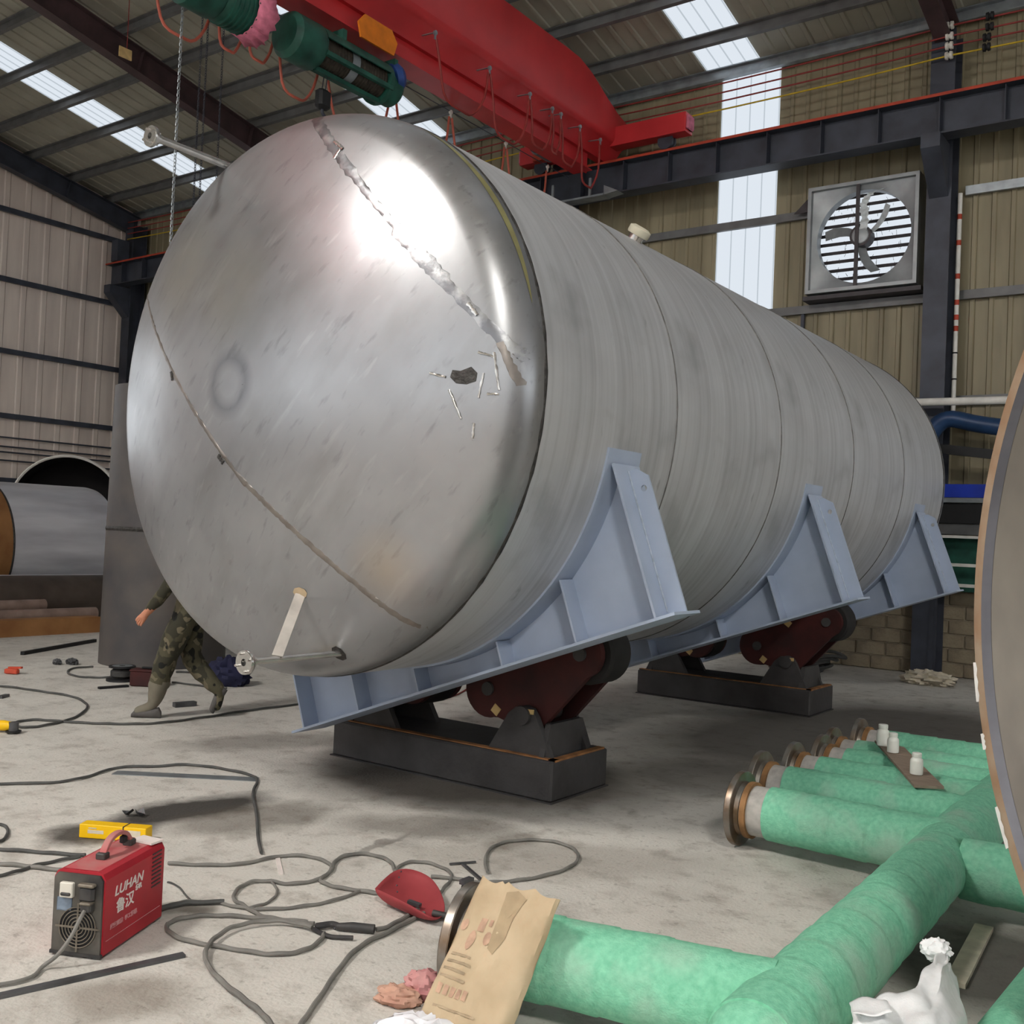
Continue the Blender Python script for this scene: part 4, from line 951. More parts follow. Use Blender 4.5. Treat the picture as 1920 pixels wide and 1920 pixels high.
def wpoly(name, m_, prof, b0, b1, par=wel, bev=0):
    mb = MB(); mb.prism(prof, WL, wfx, Z, wlen, b0, b1); return mb.build(name, m_, par, bevel=bev)
ch = .03
case = wpoly('case', ['welder_red'], [(0, .012), (WW, .012), (WW, WH - ch), (WW - .012, WH - .008), (WW - ch, WH), (ch, WH), (.012, WH - .008), (0, WH - ch)], .012, WLg - .02)
wpoly('back_panel', 'welder_front', [(.012, .03), (WW - .012, .03), (WW - .012, WH - .04), (WW - ch, WH - .02), (ch, WH - .02), (.012, WH - .04)], WLg - .02, WLg)
MB().add([wp(ch + .004, .02, WH + .0006), wp(WW - ch - .004, .02, WH + .0006), wp(WW - ch - .004, WLg - .03, WH + .0006), wp(ch + .004, WLg - .03, WH + .0006)], [(0, 1, 2, 3)]).build('dusty_top', 'welder_dust', wel)
fr = wpoly('front_panel', 'welder_front', [(.006, .014), (WW - .006, .014), (WW - .006, WH - ch), (WW - .02, WH - .012), (.02, WH - .012), (.006, WH - ch)], .002, .012)
wpoly('front_rim', 'plug_black', [(.0, .008), (WW, .008), (WW, .02), (0, .02)], .0, .014)
def wbox(name, m_, a, c, da, dc, b0, b1, par=fr, bv=.003):
    M = Matrix((wfx, wlen, Z)).transposed(); return MB().bbox(wp(a, (b0 + b1) / 2, c), (da, abs(b1 - b0), dc), M, bv).build(name, m_, par)
wbox('breaker', 'breaker', .145, .252, .054, .056, -.016, .003); wbox('breaker_switch', 'plug_black', .145, .238, .04, .012, -.022, -.012)
wbox('rating_label', 'label_grey', .158, .196, .062, .05, -.0006, .003)
wbox('socket_cover', 'plug_black', .06, .245, .062, .06, -.022, .003, bv=.01); wbox('socket_top', 'grille', .06, .278, .064, .012, -.026, .0)
wbox('socket', 'plug_black', .055, .198, .045, .035, -.03, .003, bv=.006); wbox('socket_clamp', 'grille', .055, .214, .046, .01, -.034, .0)
gc = wp(.098, -.004, .115)
for k in range(6):
    r_ = .012 + k * .0125; MB().tube([gc + wfx * (r_ * math.cos(a)) + Z * (r_ * math.sin(a)) for a in [2 * math.pi * i / 32 for i in range(32)]], .0022, 5, closed=True).build('fan_guard_ring', 'grille', fr, smooth=True)
for a in (0, 90, 180, 270):
    d_ = wfx * math.cos(R_(a)) + Z * math.sin(R_(a)); MB().bar(gc + d_ * .01, gc + d_ * .09, .007, .003, up=wlen).build('fan_guard_arm', 'grille', fr)
mb = MB(); mb.lathe([(.003, 0), (.075, 0)], gc + wlen * .0035, wlen, 28); mb.build('fan_opening', 'black_rubber', fr)
for k in range(9):
    MB().bar(wp(-.0015, .345, .10 + k * .0165 + .06), wp(-.0015, .415, .10 + k * .0165 + .06), .003, .005, up=Z).build('vent_slot', 'plug_black', case)
MB().bar(wp(-.0012, .03, .062), wp(-.0012, WLg - .04, .062), .002, .0015).build('case_seam', 'pale_print', case)
# handle
hp = [wp(WW / 2, .155, WH), wp(WW / 2, .165, WH + .03), wp(WW / 2, .20, WH + .062), wp(WW / 2, .25, WH + .072), wp(WW / 2, .30, WH + .062), wp(WW / 2, .335, WH + .03), wp(WW / 2, .345, WH)]
hb = smooth_path(hp, 5); mb = MB(); vs = []
for i, p in enumerate(hb):
    a = hb[max(0, i - 1)]; b = hb[min(len(hb) - 1, i + 1)]; t = (b - a).normalized(); nrm = wfx.cross(t)
    vs += [p + wfx * .014 + nrm * .008, p - wfx * .014 + nrm * .008, p - wfx * .014 - nrm * .008, p + wfx * .014 - nrm * .008]
mb.add(vs, [(4 * i + k, 4 * i + (k + 1) % 4, 4 * i + 4 + (k + 1) % 4, 4 * i + 4 + k) for i in range(len(hb) - 1) for k in range(4)] + [(3, 2, 1, 0), tuple(range(len(vs) - 4, len(vs)))])
hn = mb.build('handle', 'welder_dust', wel, bevel=.003)
for b in (.155, .345): MB().bbox(wp(WW / 2, b, WH + .012), (.04, .04, .026), Matrix((wfx, wlen, Z)).transposed(), .004).build('handle_foot', 'plug_black', hn)
MB().bbox(wp(WW / 2, .30, WH + .036), (.022, .03, .03), Matrix((wfx, wlen, Z)).transposed(), .004).build('handle_grip', 'black_rubber', hn)
for a, b in ((.03, .05), (WW - .03, .05), (.03, WLg - .06), (WW - .03, WLg - .06)): MB().cyl(wp(a, b, 0), wp(a, b, .014), .012, n=12).build('foot', 'black_rubber', wel)
# lettering on the side (reads from front to back)
def text(body, size, b, c, m_, nm, par, shear=0.0, sx=1.0, face='side', thick=.0006):
    cu = bpy.data.curves.new('t', 'FONT'); cu.body = body; cu.size = size; cu.shear = shear; cu.extrude = thick; cu.offset = .0009
    t = bpy.data.objects.new('t', cu); COL.objects.link(t); dg = bpy.context.evaluated_depsgraph_get()
    me = bpy.data.meshes.new_from_object(t.evaluated_get(dg)); bpy.data.objects.remove(t); bpy.data.curves.remove(cu)
    Mx = Matrix((wlen * sx, Z, -wfx)).transposed().to_4x4(); Mx.translation = wp(-.001, b, c)
    me.transform(WM[wel.name].inverted() @ Mx); me.name = nm
    o = bpy.data.objects.new(nm, me); COL.objects.link(o); o.parent = par; me.materials.clear(); me.materials.append(MATS[m_]); return o
text('LUHAN', .052, .075, .214, 'white_print', 'lettering', case, shear=.2, sx=1.15)
text('鲁汉', .058, .09, .148, 'white_print', 'lettering', case, sx=1.1)
text('焊机', .022, .225, .19, 'white_print', 'lettering', case)
text('逆变直流  手工焊机', .02, .055, .098, 'pale_print', 'lettering', case, sx=1.1)
# power cable from the front socket
mat('cable_grey', (128, 126, 120), .6, 0, .1, 10, col2=(104, 102, 98))
mat('cable_dark', (84, 84, 82), .6, 0, .1, 10, col2=(64, 64, 62))
s0 = wp(.055, -.03, .19)
MB().tube(smooth_path([s0, wp(.058, -.055, .165), wp(.075, -.075, .11), wp(.11, -.10, .05), wp(.15, -.125, .014), FL(58, 1832, .011), FL(0, 1846, .011), FL(-80, 1850, .011)], 8), .0075, 8).build('power_cord', 'cable_grey', wel, smooth=True)

# yellow electrode box lying behind the machine
mat('box_yellow', (240, 190, 6), .5, 0, .04, 5)
mat('box_pale', (206, 196, 176), .6, 0, .1, 14)
mat('paper_white', (226, 216, 210), .7, 0, .05, 10)
bA, bB = FL(147, 1571), FL(272, 1581); bd = (bB - bA).normalized(); bn = Z.cross(bd); bl = (bB - bA).length
yb = tag(empty('electrode_box', (bA + bB) / 2), 'bright yellow cardboard electrode box lying behind the red machine', 'box')
Mb = Matrix((bd, bn, Z)).transposed(); bc = (bA + bB) / 2 + bn * .04
MB().bbox(bc + Z * .036, (bl, .075, .07), Mb, .003).build('carton', 'box_yellow', yb)
MB().box(bc + bd * (bl * .30) - bn * .0378 + Z * .034, (bl * .24, .0012, .045), Mb).build('label', 'box_pale', yb)
MB().box(bc + bd * (bl * .16) + Z * .0365, (.006, .077, .0725), Mb).build('strap', 'plug_black', yb)
MB().box(bc - bd * (bl * .25) - bn * .0378 + Z * .036, (bl * .24, .0012, .018), Mb).build('print', 'box_pale', yb)
MB().box(bc - bd * (bl * .30) - bn * .0378 + Z * .054, (bl * .12, .0012, .006), Mb).build('print', 'box_pale', yb)
mb = MB(); M_ = Matrix((wfx, wlen, Z)).transposed()
mb.box(wp(.06, WLg - .055, WH + .006), (.11, .07, .008), M_ @ Matrix.Rotation(.25, 3, 'Z')); tag(mb.build('paper_pack', 'paper_white'), 'flat white paper packet on the back corner of the red machine', 'paper')

# ------------------------------------------------------------------ cables on the floor
def cable(px, r, m_, label, nm='welding_cable', off=(0, 0, 1.0), grp='cables on the floor', z=None):
    pts = [FL(off[0] + u * off[2], off[1] + v * off[2], (z if z is not None else r)) for u, v in px]
    rr = random.Random(len(px)); sp = smooth_path(pts, 7)
    sp = [p + Z * (.004 * (1 + math.sin(i * .7)) * .5) for i, p in enumerate(sp)]
    return tag(MB().tube(sp, r, 8).build(nm, m_, smooth=True), label, 'cable', grp)
o8 = (300, 1440, 500 / 1920)
cable([(58, 688), (250, 698), (420, 700), (600, 690), (760, 655), (920, 632), (1080, 640), (1190, 675), (1235, 715), (1180, 785), (1060, 822), (920, 835), (800, 818), (680, 818), (590, 850), (535, 905), (535, 950), (590, 985), (660, 1030), (740, 1068), (860, 1090), (1000, 1105), (1110, 1125)], .0085, 'cable_grey', 'grey cable leaving the red machine in a double loop to the electrode holder', off=o8)
cable([(45, 1000), (130, 972), (250, 962), (420, 972), (560, 1003), (720, 1018), (900, 1012), (1080, 990), (1250, 955), (1400, 905), (1470, 885), (1560, 905)], .0075, 'cable_grey', 'grey cable from the machine side passing under the loops to the red shield', off=o8)
cable([(1640, 905), (1540, 900), (1440, 885), (1300, 865), (1200, 838), (1155, 808), (1200, 768), (1240, 730), (1250, 690), (1300, 645), (1400, 620), (1520, 625), (1620, 655), (1670, 690), (1690, 740)], .009, 'cable_grey', 'grey cable arching behind the red hand shield', off=o8)
cable([(790, 812), (835, 860), (840, 905), (800, 955), (720, 990), (620, 1010)], .006, 'cable_grey', 'short thin loop of grey cable inside the larger loops', off=o8)
cable([(1095, 1150), (960, 1115), (800, 1103), (650, 1118), (520, 1150), (410, 1215), (345, 1285), (325, 1345), (345, 1420), (410, 1505), (500, 1585), (610, 1670), (700, 1740), (770, 1810), (820, 1880), (860, 1960)], .0095, 'cable_grey', 'grey cable curving down from the loops to the bottom edge', off=o8, z=.02)
cable([(1060, 1112), (900, 1098), (700, 1080), (500, 1066), (330, 1064), (180, 1078), (80, 1110), (48, 1145), (80, 1195), (180, 1240), (330, 1272), (500, 1300), (680, 1330), (830, 1343), (980, 1328), (1090, 1290), (1160, 1235), (1180, 1195)], .009, 'cable_grey', 'wide flat loop of grey cable lying nearest the red machine', off=o8)
cable([(1900, 1050), (1790, 1105), (1650, 1180), (1500, 1250), (1390, 1330), (1280, 1460), (1180, 1610), (1090, 1740), (1020, 1840), (960, 1940)], .0095, 'cable_grey', 'straight grey cable running from the shield down to the bottom edge', off=o8)
cable([(1860, 1020), (1740, 1090), (1650, 1140), (1555, 1168)], .009, 'cable_grey', 'short grey cable between the electrode holder and the shield', off=o8)
o7 = (680, 1500, 560 / 1920)
cable([(440, 495), (580, 505), (720, 528), (860, 530), (980, 520), (1120, 498), (1260, 462), (1350, 420), (1385, 375), (1370, 330), (1300, 288), (1180, 262), (1060, 258), (940, 268), (850, 295), (800, 345), (790, 410), (805, 470)], .0085, 'cable_grey', 'grey cable ring behind the paper sack', off=o7)
cable([(215, 450), (260, 412), (340, 398), (440, 410), (530, 445), (572, 482), (560, 525), (520, 570), (500, 600)], .008, 'cable_grey', 'grey cable arch between the hand shield and the ring of cable', off=o7)
cable([(-60, 1472), (0, 1470), (90, 1468), (150, 1460), (190, 1448), (225, 1439), (290, 1437), (350, 1434), (400, 1439), (440, 1446), (476, 1456), (482, 1466), (476, 1480), (474, 1495), (479, 1515), (482, 1540), (484, 1570), (490, 1600)], .009, 'cable_dark', 'dark cable crossing the floor behind the yellow box and turning forward')
cable([(-60, 1588), (0, 1593), (60, 1597), (110, 1601), (160, 1604)], .009, 'cable_dark', 'dark cable entering from the left edge behind the red machine')
cable([(-60, 1650), (0, 1642), (40, 1632), (70, 1622), (110, 1614), (150, 1606)], .008, 'cable_dark', 'dark cable slanting up behind the red machine from the left edge')
cable([(-40, 1615), (0, 1620), (40, 1623), (80, 1628), (120, 1632)], .010, 'cable_grey', 'thick pale cable at the left edge behind the red machine')
cable([(-20, 1545), (2, 1546), (14, 1555), (12, 1568), (0, 1578), (-20, 1582)], .008, 'cable_dark', 'end of a dark cable loop at the left edge above the machine')
cable([(314, 1655), (330, 1660), (345, 1675), (358, 1690)], .004, 'cable_dark', 'thin dark lead dropping from the back of the red machine')
cable([(300, 1705), (330, 1697), (362, 1693), (420, 1692)], .011, 'cable_dark', 'dark thick cable stub at the back foot of the red machine')
o9 = (0, 1060, .25)
cable([(-120, 895), (0, 906), (150, 922), (300, 945), (440, 965), (560, 990), (630, 1025), (655, 1060), (620, 1105), (540, 1150), (430, 1182), (310, 1205), (200, 1216), (120, 1205), (110, 1185), (180, 1165), (300, 1160), (420, 1168), (560, 1178), (720, 1186), (880, 1190), (1040, 1190), (1200, 1182), (1400, 1158), (1600, 1130), (1800, 1098), (2000, 1072), (2250, 1040)], .010, 'cable_dark', 'dark cable looping on the pale floor in front of the worker', off=o9)
cable([(860, 838), (740, 842), (620, 838), (530, 820), (508, 798), (540, 775), (640, 764), (700, 762)], .010, 'cable_dark', 'dark cable loop beside the cable reel behind the worker', off=o9)
cable([(1290, 878), (1400, 890), (1560, 912), (1700, 925)], .009, 'cable_dark', 'dark cable between the feet of the worker', off=o9)
cable([(1320, 800), (1480, 806), (1640, 830), (1850, 850)], .010, 'cable_dark', 'dark cable running from the reel to the blue bundle', off=o9)
cable([(740, 1325), (800, 1318), (850, 1305), (880, 1290)], .008, 'red_wire', 'thin reddish cable on the lit floor below the tank')

# ------------------------------------------------------------------ welding hand shield, holder, tools
mat('fibre_red', (158, 62, 66), .7, 0, .1, 6, col2=(140, 52, 56))
mat('slag_steel', (92, 92, 94), .5, .5, .2, 8)
sh = tag(empty('hand_shield', FL(775, 1705)), 'dark red welding hand shield lying open beside the paper sack', 'shield')
# a dished sheet: near flange standing up, far side rising with a rounded edge
A_ = FL(708, 1694); B_ = FL(806, 1728); ex = (B_ - A_).normalized(); ey = Z.cross(ex)
rim_ = smooth_path([FL(u, v, z) for u, v, z in ((703, 1666, .075), (718, 1650, .09), (738, 1634, .10), (760, 1629, .10), (785, 1634, .09), (806, 1645, .08), (822, 1664, .06), (832, 1688, .04), (834, 1706, .03), (829, 1718, .028), (815, 1723, .035), (790, 1710, .058), (760, 1693, .07), (730, 1678, .075), (703, 1666, .075))], 3)[:-1]
cen = FL(772, 1711, .006); mb = MB(); nr = 9; vs = [cen]; n = len(rim_)
for k in range(1, nr + 1):
    t = k / nr; f_ = 1 - (1 - t) ** 1.5
    for p_ in rim_: vs.append(Vector((cen.x + (p_.x - cen.x) * f_, cen.y + (p_.y - cen.y) * f_, cen.z + (p_.z - cen.z) * t ** 2.2)))
fs = [(0, 1 + i, 1 + (i + 1) % n) for i in range(n)] + [(1 + k * n + i, 1 + k * n + (i + 1) % n, 1 + (k + 1) * n + (i + 1) % n, 1 + (k + 1) * n + i) for k in range(nr - 1) for i in range(n)]
so = mb.add(vs, fs).build('shell', 'fibre_red', sh, smooth=True); md = so.modifiers.new('t', 'SOLIDIFY'); md.thickness = .003
h0 = FL(812, 1712, .03); MB().tube([h0, FL(838, 1718, .028), FL(872, 1733, .018)], [.014, .014, .013], 12).build('handle', 'plug_black', sh, smooth=True)
MB().bar(FL(766, 1690, .035), FL(788, 1698, .03), .022, .014).build('handle_bracket', 'slag_steel', sh)
for u, v, z in ((752, 1634, .098), (748, 1645, .088), (744, 1660, .07), (745, 1672, .05)): MB().ball(FL(u, v, z), .004, 8).build('rivet', 'slag_steel', sh)
eh = tag(empty('electrode_holder', FL(650, 1740)), 'black electrode holder with tongs lying among the cable loops', 'electrode holder')
MB().tube([FL(632, 1737, .02), FL(660, 1738, .021), FL(702, 1742, .02)], [.013, .019, .018], 14).build('handle', 'plug_black', eh, smooth=True)
MB().tube(smooth_path([FL(590, 1737, .018), FL(605, 1735, .02), FL(622, 1733, .02), FL(636, 1737, .02)], 4), [.006] + [.013] * 12, 10).build('jaw', 'plug_black', eh, smooth=True)
MB().tube(smooth_path([FL(588, 1742, .014), FL(604, 1750, .012), FL(622, 1756, .012), (FL(662, 1758, .014))], 4), .009, 8).build('lever', 'plug_black', eh, smooth=True)
MB().ball(FL(628, 1741, .034), .006, 8).build('pivot', 'slag_steel', eh)
hm = tag(empty('chipping_hammer', FL(865, 1690)), 'steel chipping hammer leaning on the flange behind the sack', 'hammer')
MB().bar(FL(874, 1652, .10), FL(855, 1716, .03), .026, .010).build('shaft', 'slag_steel', hm)
MB().bar(FL(866, 1655, .11), FL(884, 1648, .11), .03, .02).build('hammer_head', 'slag_steel', hm)
tb = tag(empty('tee_bar', FL(885, 1630)), 'thin dark tee-shaped steel scrap behind the paper sack', 'scrap')
MB().bar(FL(843, 1620, .008), FL(892, 1616, .008), .010, .008).build('cross_bar', 'slag_steel', tb)
MB().bar(FL(868, 1620, .008), FL(905, 1652, .008), .016, .010).build('stem', 'slag_steel', tb)
def flat(name, u0, v0, u1, v1, wd, h, m_, label, cat='steel bar', z=0.0):
    a = FL(u0, v0, z); b = FL(u1, v1, z); return tag(MB().bar(a + Z * (h / 2 + z * 0), b + Z * (h / 2), wd, h).build(name, m_), label, cat)
flat('flat_bar', 345, 1793, -60, 1884, .032, .012, 'slag_steel', 'long flat steel bar on the floor in front of the red machine')
flat('plate_strip', 520, 1608, 527, 1640, .022, .006, 'paper_white', 'small white strip lying inside the cable loops', 'strip')
flat('sheet_strip', 215, 1449, 482, 1462, .10, .004, 'galvanised', 'long thin pale metal sheet strip on the floor behind the yellow box')
flat('channel_piece', 326, 1326, 366, 1323, .07, .04, 'slag_steel', 'short steel channel offcut on the floor behind the shoe of the worker')
for u, v, lb in ((240, 1530, 'small torn metal scrap on the dark stain behind the yellow box'), (262, 1532, 'curled pale metal flake beside the torn scrap on the stain')):
    c = FL(u, v); mb = MB(); rr = random.Random(u); vs = [c + Vector((.035 * math.cos(a) * rr.uniform(.6, 1.2), .035 * math.sin(a) * rr.uniform(.6, 1.2), rr.uniform(.004, .05))) for a in [i * 1.047 for i in range(6)]] + [c + Z * .004]
    tag(mb.add(vs, [(6, i, (i + 1) % 6) for i in range(6)]).build('metal_scrap', 'slag_steel'), lb, 'scrap')

# ------------------------------------------------------------------ paper sack leaning on the near branch
def sack_extra(nt, tc, out): return out
mat('kraft', (196, 176, 146), .85, 0, .06, 5, col2=(176, 155, 124), bump=.25, bscale=14)
mat('kraft_stain', (170, 150, 120), .85, 0, .1, 12)
mat('red_print', (190, 156, 132), .85, 0, .15, 20)
mat('grey_print', (172, 153, 126), .85, 0, .15, 20)
P00, P10 = Vector((-2.17, 2.55, .012)), Vector((-1.87, 2.65, .012))     # bottom edge
P01, P11 = FL(905, 1641, .46), FL(1052, 1684, .46)
P01.y, P11.y = P01.y, P11.y
sk_ = tag(empty('paper_sack', (P00 + P10) / 2), 'brown kraft paper sack with faded red print leaning on the green pipe flange', 'sack')
def sack_pt(u, v, side):
    p = (P00 * (1 - u) + P10 * u) * (1 - v) + (P01 * (1 - u) + P11 * u) * v
    ed = min(1, 5 * min(u, 1 - u)) ; b = .045 * math.sqrt(max(0, ed * (2 - ed))) * (.35 + .65 * min(1, 3.2 * (1 - v))) * (.6 + .4 * min(1, 6 * v))
    nrm = (P10 - P00).cross(P01 - P00).normalized()
    if nrm.y > 0: nrm = -nrm
    wr = .016 * mnoise.noise(Vector((u * 5, v * 6, side * 3.1))) + .006 * mnoise.noise(Vector((u * 15, v * 13, side * 9)))
    return p + nrm * (side * b + wr)
def zig(u): return 1.0 - .03 * abs(math.sin(u * 9)) - (.02 if .3 < u < .36 else 0)
mb = MB(); nu, nv = 30, 40; vs = []; fs = []
for side in (1, -1):
    for j in range(nv + 1):
        for i in range(nu + 1): u = i / nu; vs.append(sack_pt(u, j / nv * zig(u), side))
K = (nu + 1) * (nv + 1)
for s_ in (0, 1):
    for j in range(nv):
        for i in range(nu): a = s_ * K + j * (nu + 1) + i; fs.append((a, a + 1, a + nu + 2, a + nu + 1))
for j in range(nv):
    for i in (0, nu): a = j * (nu + 1) + i; fs.append((a, a + nu + 1, K + a + nu + 1, K + a))
for i in range(nu): fs.append((i, i + 1, K + i + 1, K + i))
sb = mb.add(vs, fs).build('paper_body', 'kraft', sk_, smooth=True)
def decal(name, m_, uv, par=sk_):
    """print lying on the paper"""
    mb = MB(); cu = sum(p[0] for p in uv) / len(uv); cv = sum(p[1] for p in uv) / len(uv)
    nrm = (P10 - P00).cross(P01 - P00).normalized(); nrm = -nrm if nrm.y > 0 else nrm
    ring = []
    for (a, b), (c, d_) in zip(uv, uv[1:] + uv[:1]):
        for k in range(4): ring.append((a + (c - a) * k / 4, b + (d_ - b) * k / 4))
    vs = [sack_pt(cu, cv, 1) + nrm * .0025] + [sack_pt(a, b, 1) + nrm * .0025 for a, b in ring]
    for rr_ in (.66, .33): vs += [sack_pt(cu + (a - cu) * rr_, cv + (b - cv) * rr_, 1) + nrm * .0025 for a, b in ring]
    n = len(ring); fs = []
    for i in range(n): j = (i + 1) % n; fs += [(1 + i, 1 + j, 1 + n + j, 1 + n + i), (1 + n + i, 1 + n + j, 1 + 2 * n + j, 1 + 2 * n + i), (1 + 2 * n + i, 1 + 2 * n + j, 0)]
    return mb.add(vs, fs).build(name, m_, par, smooth=True)
def ell(cu, cv, ru, rv, n=12): return [(cu + ru * math.cos(6.283 * i / n), cv + rv * math.sin(6.283 * i / n)) for i in range(n)]
decal('damp_stain', 'kraft_stain', [(.40, .93), (.52, .96), (.66, .92), (.60, .80), (.62, .66), (.54, .55), (.46, .58), (.45, .75)])
decal('print_mark', 'red_print', ell(.245, .60, .045, .06)); decal('print_mark', 'red_print', [(.27, .74), (.345, .74), (.345, .66), (.27, .66)])
decal('print_mark', 'red_print', ell(.10, .68, .05, .035)); decal('print_mark', 'red_print', ell(.42, .63, .045, .04)); decal('print_mark', 'red_print', [(.38, .74), (.42, .74), (.42, .70), (.38, .70)])
for k in range(4): decal('print_line', 'grey_print', [(.08, .52 - k * .045), (.34 + .03 * (k % 2), .505 - k * .045), (.34 + .03 * (k % 2), .49 - k * .045), (.08, .505 - k * .045)])
for k in range(5): decal('print_mark', 'red_print', [(.11 + k * .075, .335 - k * .004), (.16 + k * .075, .33 - k * .004), (.16 + k * .075, .275 - k * .004), (.11 + k * .075, .28 - k * .004)])
decal('print_line', 'grey_print', [(.14, .22), (.62, .19), (.62, .175), (.14, .205)])

# ------------------------------------------------------------------ rags, plastic and sacks
mat('rag_orange', (204, 164, 142), .95, 0, .1, 10, col2=(178, 132, 116))
mat('rag_pink', (204, 152, 148), .95, 0, .1, 10, col2=(182, 118, 120))
mat('poly_white', (228, 228, 232), .35, 0, .03, 10, spec=.5)
mat('woven_white', (232, 234, 234), .6, 0, .03, 30, bump=.15, bscale=200)
def crumple(name, m_, c, dims, seed, label, cat, amp=.35, freq=3.0, rz=0, par=None, n=36, flat_bottom=True, pw=1.0):
    mb = MB(); vs = []; fs = []; m = n // 2; c = Vector(c); Mr = Matrix.Rotation(rz, 3, 'Z')
    for i in range(m + 1):
        th = math.pi * i / m
        for j in range(n):
            ph = 2 * math.pi * j / n; d_ = Vector((math.sin(th) * math.cos(ph), math.sin(th) * math.sin(ph), math.cos(th)))
            k = 1 + amp * (1 - 2 * abs(mnoise.noise(d_ * freq + Vector((seed, 0, 0))))) - amp * .5 + amp * .5 * mnoise.noise(d_ * freq * 2.3 + Vector((0, seed, 0)))
            p = Vector((d_.x * dims[0] * k, d_.y * dims[1] * k, d_.z * dims[2] * k))
            p = Mr @ p; z = p.z + dims[2] * .72
            vs.append(c + Vector((p.x, p.y, max(z, .002 * (1 + .3 * math.sin(j))) if flat_bottom else z)))
    for i in range(m):
        for j in range(n): fs.append((i * n + j, (i + 1) * n + j, (i + 1) * n + (j + 1) % n, i * n + (j + 1) % n))
    mb.add(vs, fs); return tag(mb.build(name, m_, smooth=True), label, cat)
crumple('rag', 'rag_orange', FL(745, 1882), (.085, .05, .035), 3.3, 'crumpled pale orange work rag beside the pink one', 'rag', .28, 1.9, .3)
crumple('rag', 'rag_pink', FL(800, 1872), (.085, .055, .055), 8.1, 'crumpled pink work rag at the foot of the paper sack', 'rag', .3, 2.0, .5)
crumple('plastic_bag', 'poly_white', FL(785, 1975), (.15, .09, .065), 5.2, 'crumpled white plastic bag at the bottom edge before the sack', 'plastic bag', .35, 2.2, .5)
# woven sack thrown over the near end of the header
ws = tag(empty('woven_sack', (-1.0, 3.75, 0)), 'torn white woven plastic sack lying on the header at the lower right', 'sack')
def drape(name, m_, grid, seed, amp):
    """grid of world points, finely resampled with wrinkles"""
    nv, nu = len(grid) - 1, len(grid[0]) - 1; vs = []; R = 9; NU, NV = nu * R, nv * R
    for j in range(NV + 1):
        for i in range(NU + 1):
            a, b = min(int(i / R), nu - 1), min(int(j / R), nv - 1); fu, fv = i / R - a, j / R - b
            p = (Vector(grid[b][a]) * (1 - fu) + Vector(grid[b][a + 1]) * fu) * (1 - fv) + (Vector(grid[b + 1][a]) * (1 - fu) + Vector(grid[b + 1][a + 1]) * fu) * fv
            q_ = Vector((i * .16 + seed, j * .16, seed)); vs.append(p + Vector((mnoise.noise(q_ + Vector((9, 0, 0))), mnoise.noise(q_ + Vector((0, 9, 0))), mnoise.noise(q_) * 1.4)) * amp)
    o = MB().add(vs, [(j * (NU + 1) + i, j * (NU + 1) + i + 1, (j + 1) * (NU + 1) + i + 1, (j + 1) * (NU + 1) + i) for j in range(NV) for i in range(NU)]).build(name, m_, ws, smooth=True)
    md = o.modifiers.new('t', 'SOLIDIFY'); md.thickness = .003; return o
drape('sack_body', 'woven_white', [[FL(1595, 1885, .33), FL(1660, 1870, .36), FL(1720, 1850, .37), FL(1745, 1800, .36), FL(1765, 1778, .34)],
                                   [FL(1600, 1915, .33), FL(1675, 1905, .37), FL(1740, 1885, .38), FL(1765, 1840, .36), FL(1775, 1790, .32)],
                                   [FL(1610, 1960, .30), FL(1690, 1950, .36), FL(1760, 1925, .36), FL(1790, 1880, .28), FL(1782, 1812, .26)],
                                   [FL(1620, 2010, .26), FL(1710, 2000, .30), FL(1790, 1970, .26), FL(1812, 1925, .18), FL(1795, 1840, .18)]], 2.0, .022)
drape('sack_flap', 'woven_white', [[FL(1592, 1880, .345), FL(1660, 1868, .37)], [FL(1600, 1905, .36), FL(1672, 1895, .39)]], 6.0, .012)
crm = crumple('sack_knot', 'woven_white', FL(1755, 1795, .30), (.045, .035, .035), 4.4, None, None, .4, 1.6, .2, flat_bottom=False)
crm.parent = ws; crm.matrix_parent_inverse = ws.matrix_world.inverted()
flat('wood_strip', 1845, 1742, 1790, 1850, .075, .018, 'box_pale', 'pale wooden strip on the dark floor beside the header pipe', 'strip')

# ------------------------------------------------------------------ rolled shell ring standing close on the right
mat('ring_rim', (168, 148, 126), .6, .3, .2, 7, col2=(150, 116, 86))
mat('ring_bevel', (112, 112, 118), .5, .5, .1, 6)
mat('ring_inside', (146, 139, 128), .55, .2, .12, 2.5, stretch=(1, 1, .5), col2=(112, 106, 99))
mat('chalk', (232, 230, 226), .8, 0, .05, 20)
RCn = Vector((.26, 2.68, 1.52)); rax = Vector((.72, .694, 0)).normalized(); RR = 1.5
rg = tag(empty('shell_ring', (RCn.x + .4, RCn.y + .4, 0)), 'large rusty-edged rolled steel shell ring cut off by the right edge', 'shell ring')
MB().lathe([(RR - .012, 0), (RR, .008), (RR, 1.25), (RR - .012, 1.258)], RCn, rax, 160).build('outer_skin', 'ring_rim', rg, smooth=True)
MB().lathe([(RR - .045, .004), (RR - .028, 0), (RR - .010, 0)], RCn, rax, 160).build('cut_edge', 'ring_rim', rg, smooth=True)
MB().lathe([(RR - .046, .003), (RR - .052, .035)], RCn, rax, 160).build('bevel', 'ring_bevel', rg, smooth=True)
MB().lathe([(RR - .052, .036), (RR - .052, 1.258), (RR - .012, 1.258)], RCn, rax, 160).build('inner_skin', 'ring_inside', rg, smooth=True)
MB().lathe([(RR - .052, .50), (RR - .06, .505), (RR - .06, .525), (RR - .052, .53)], RCn, rax, 160).build('weld_seam', 'ring_bevel', rg, smooth=True)
hz = rax.cross(Z)
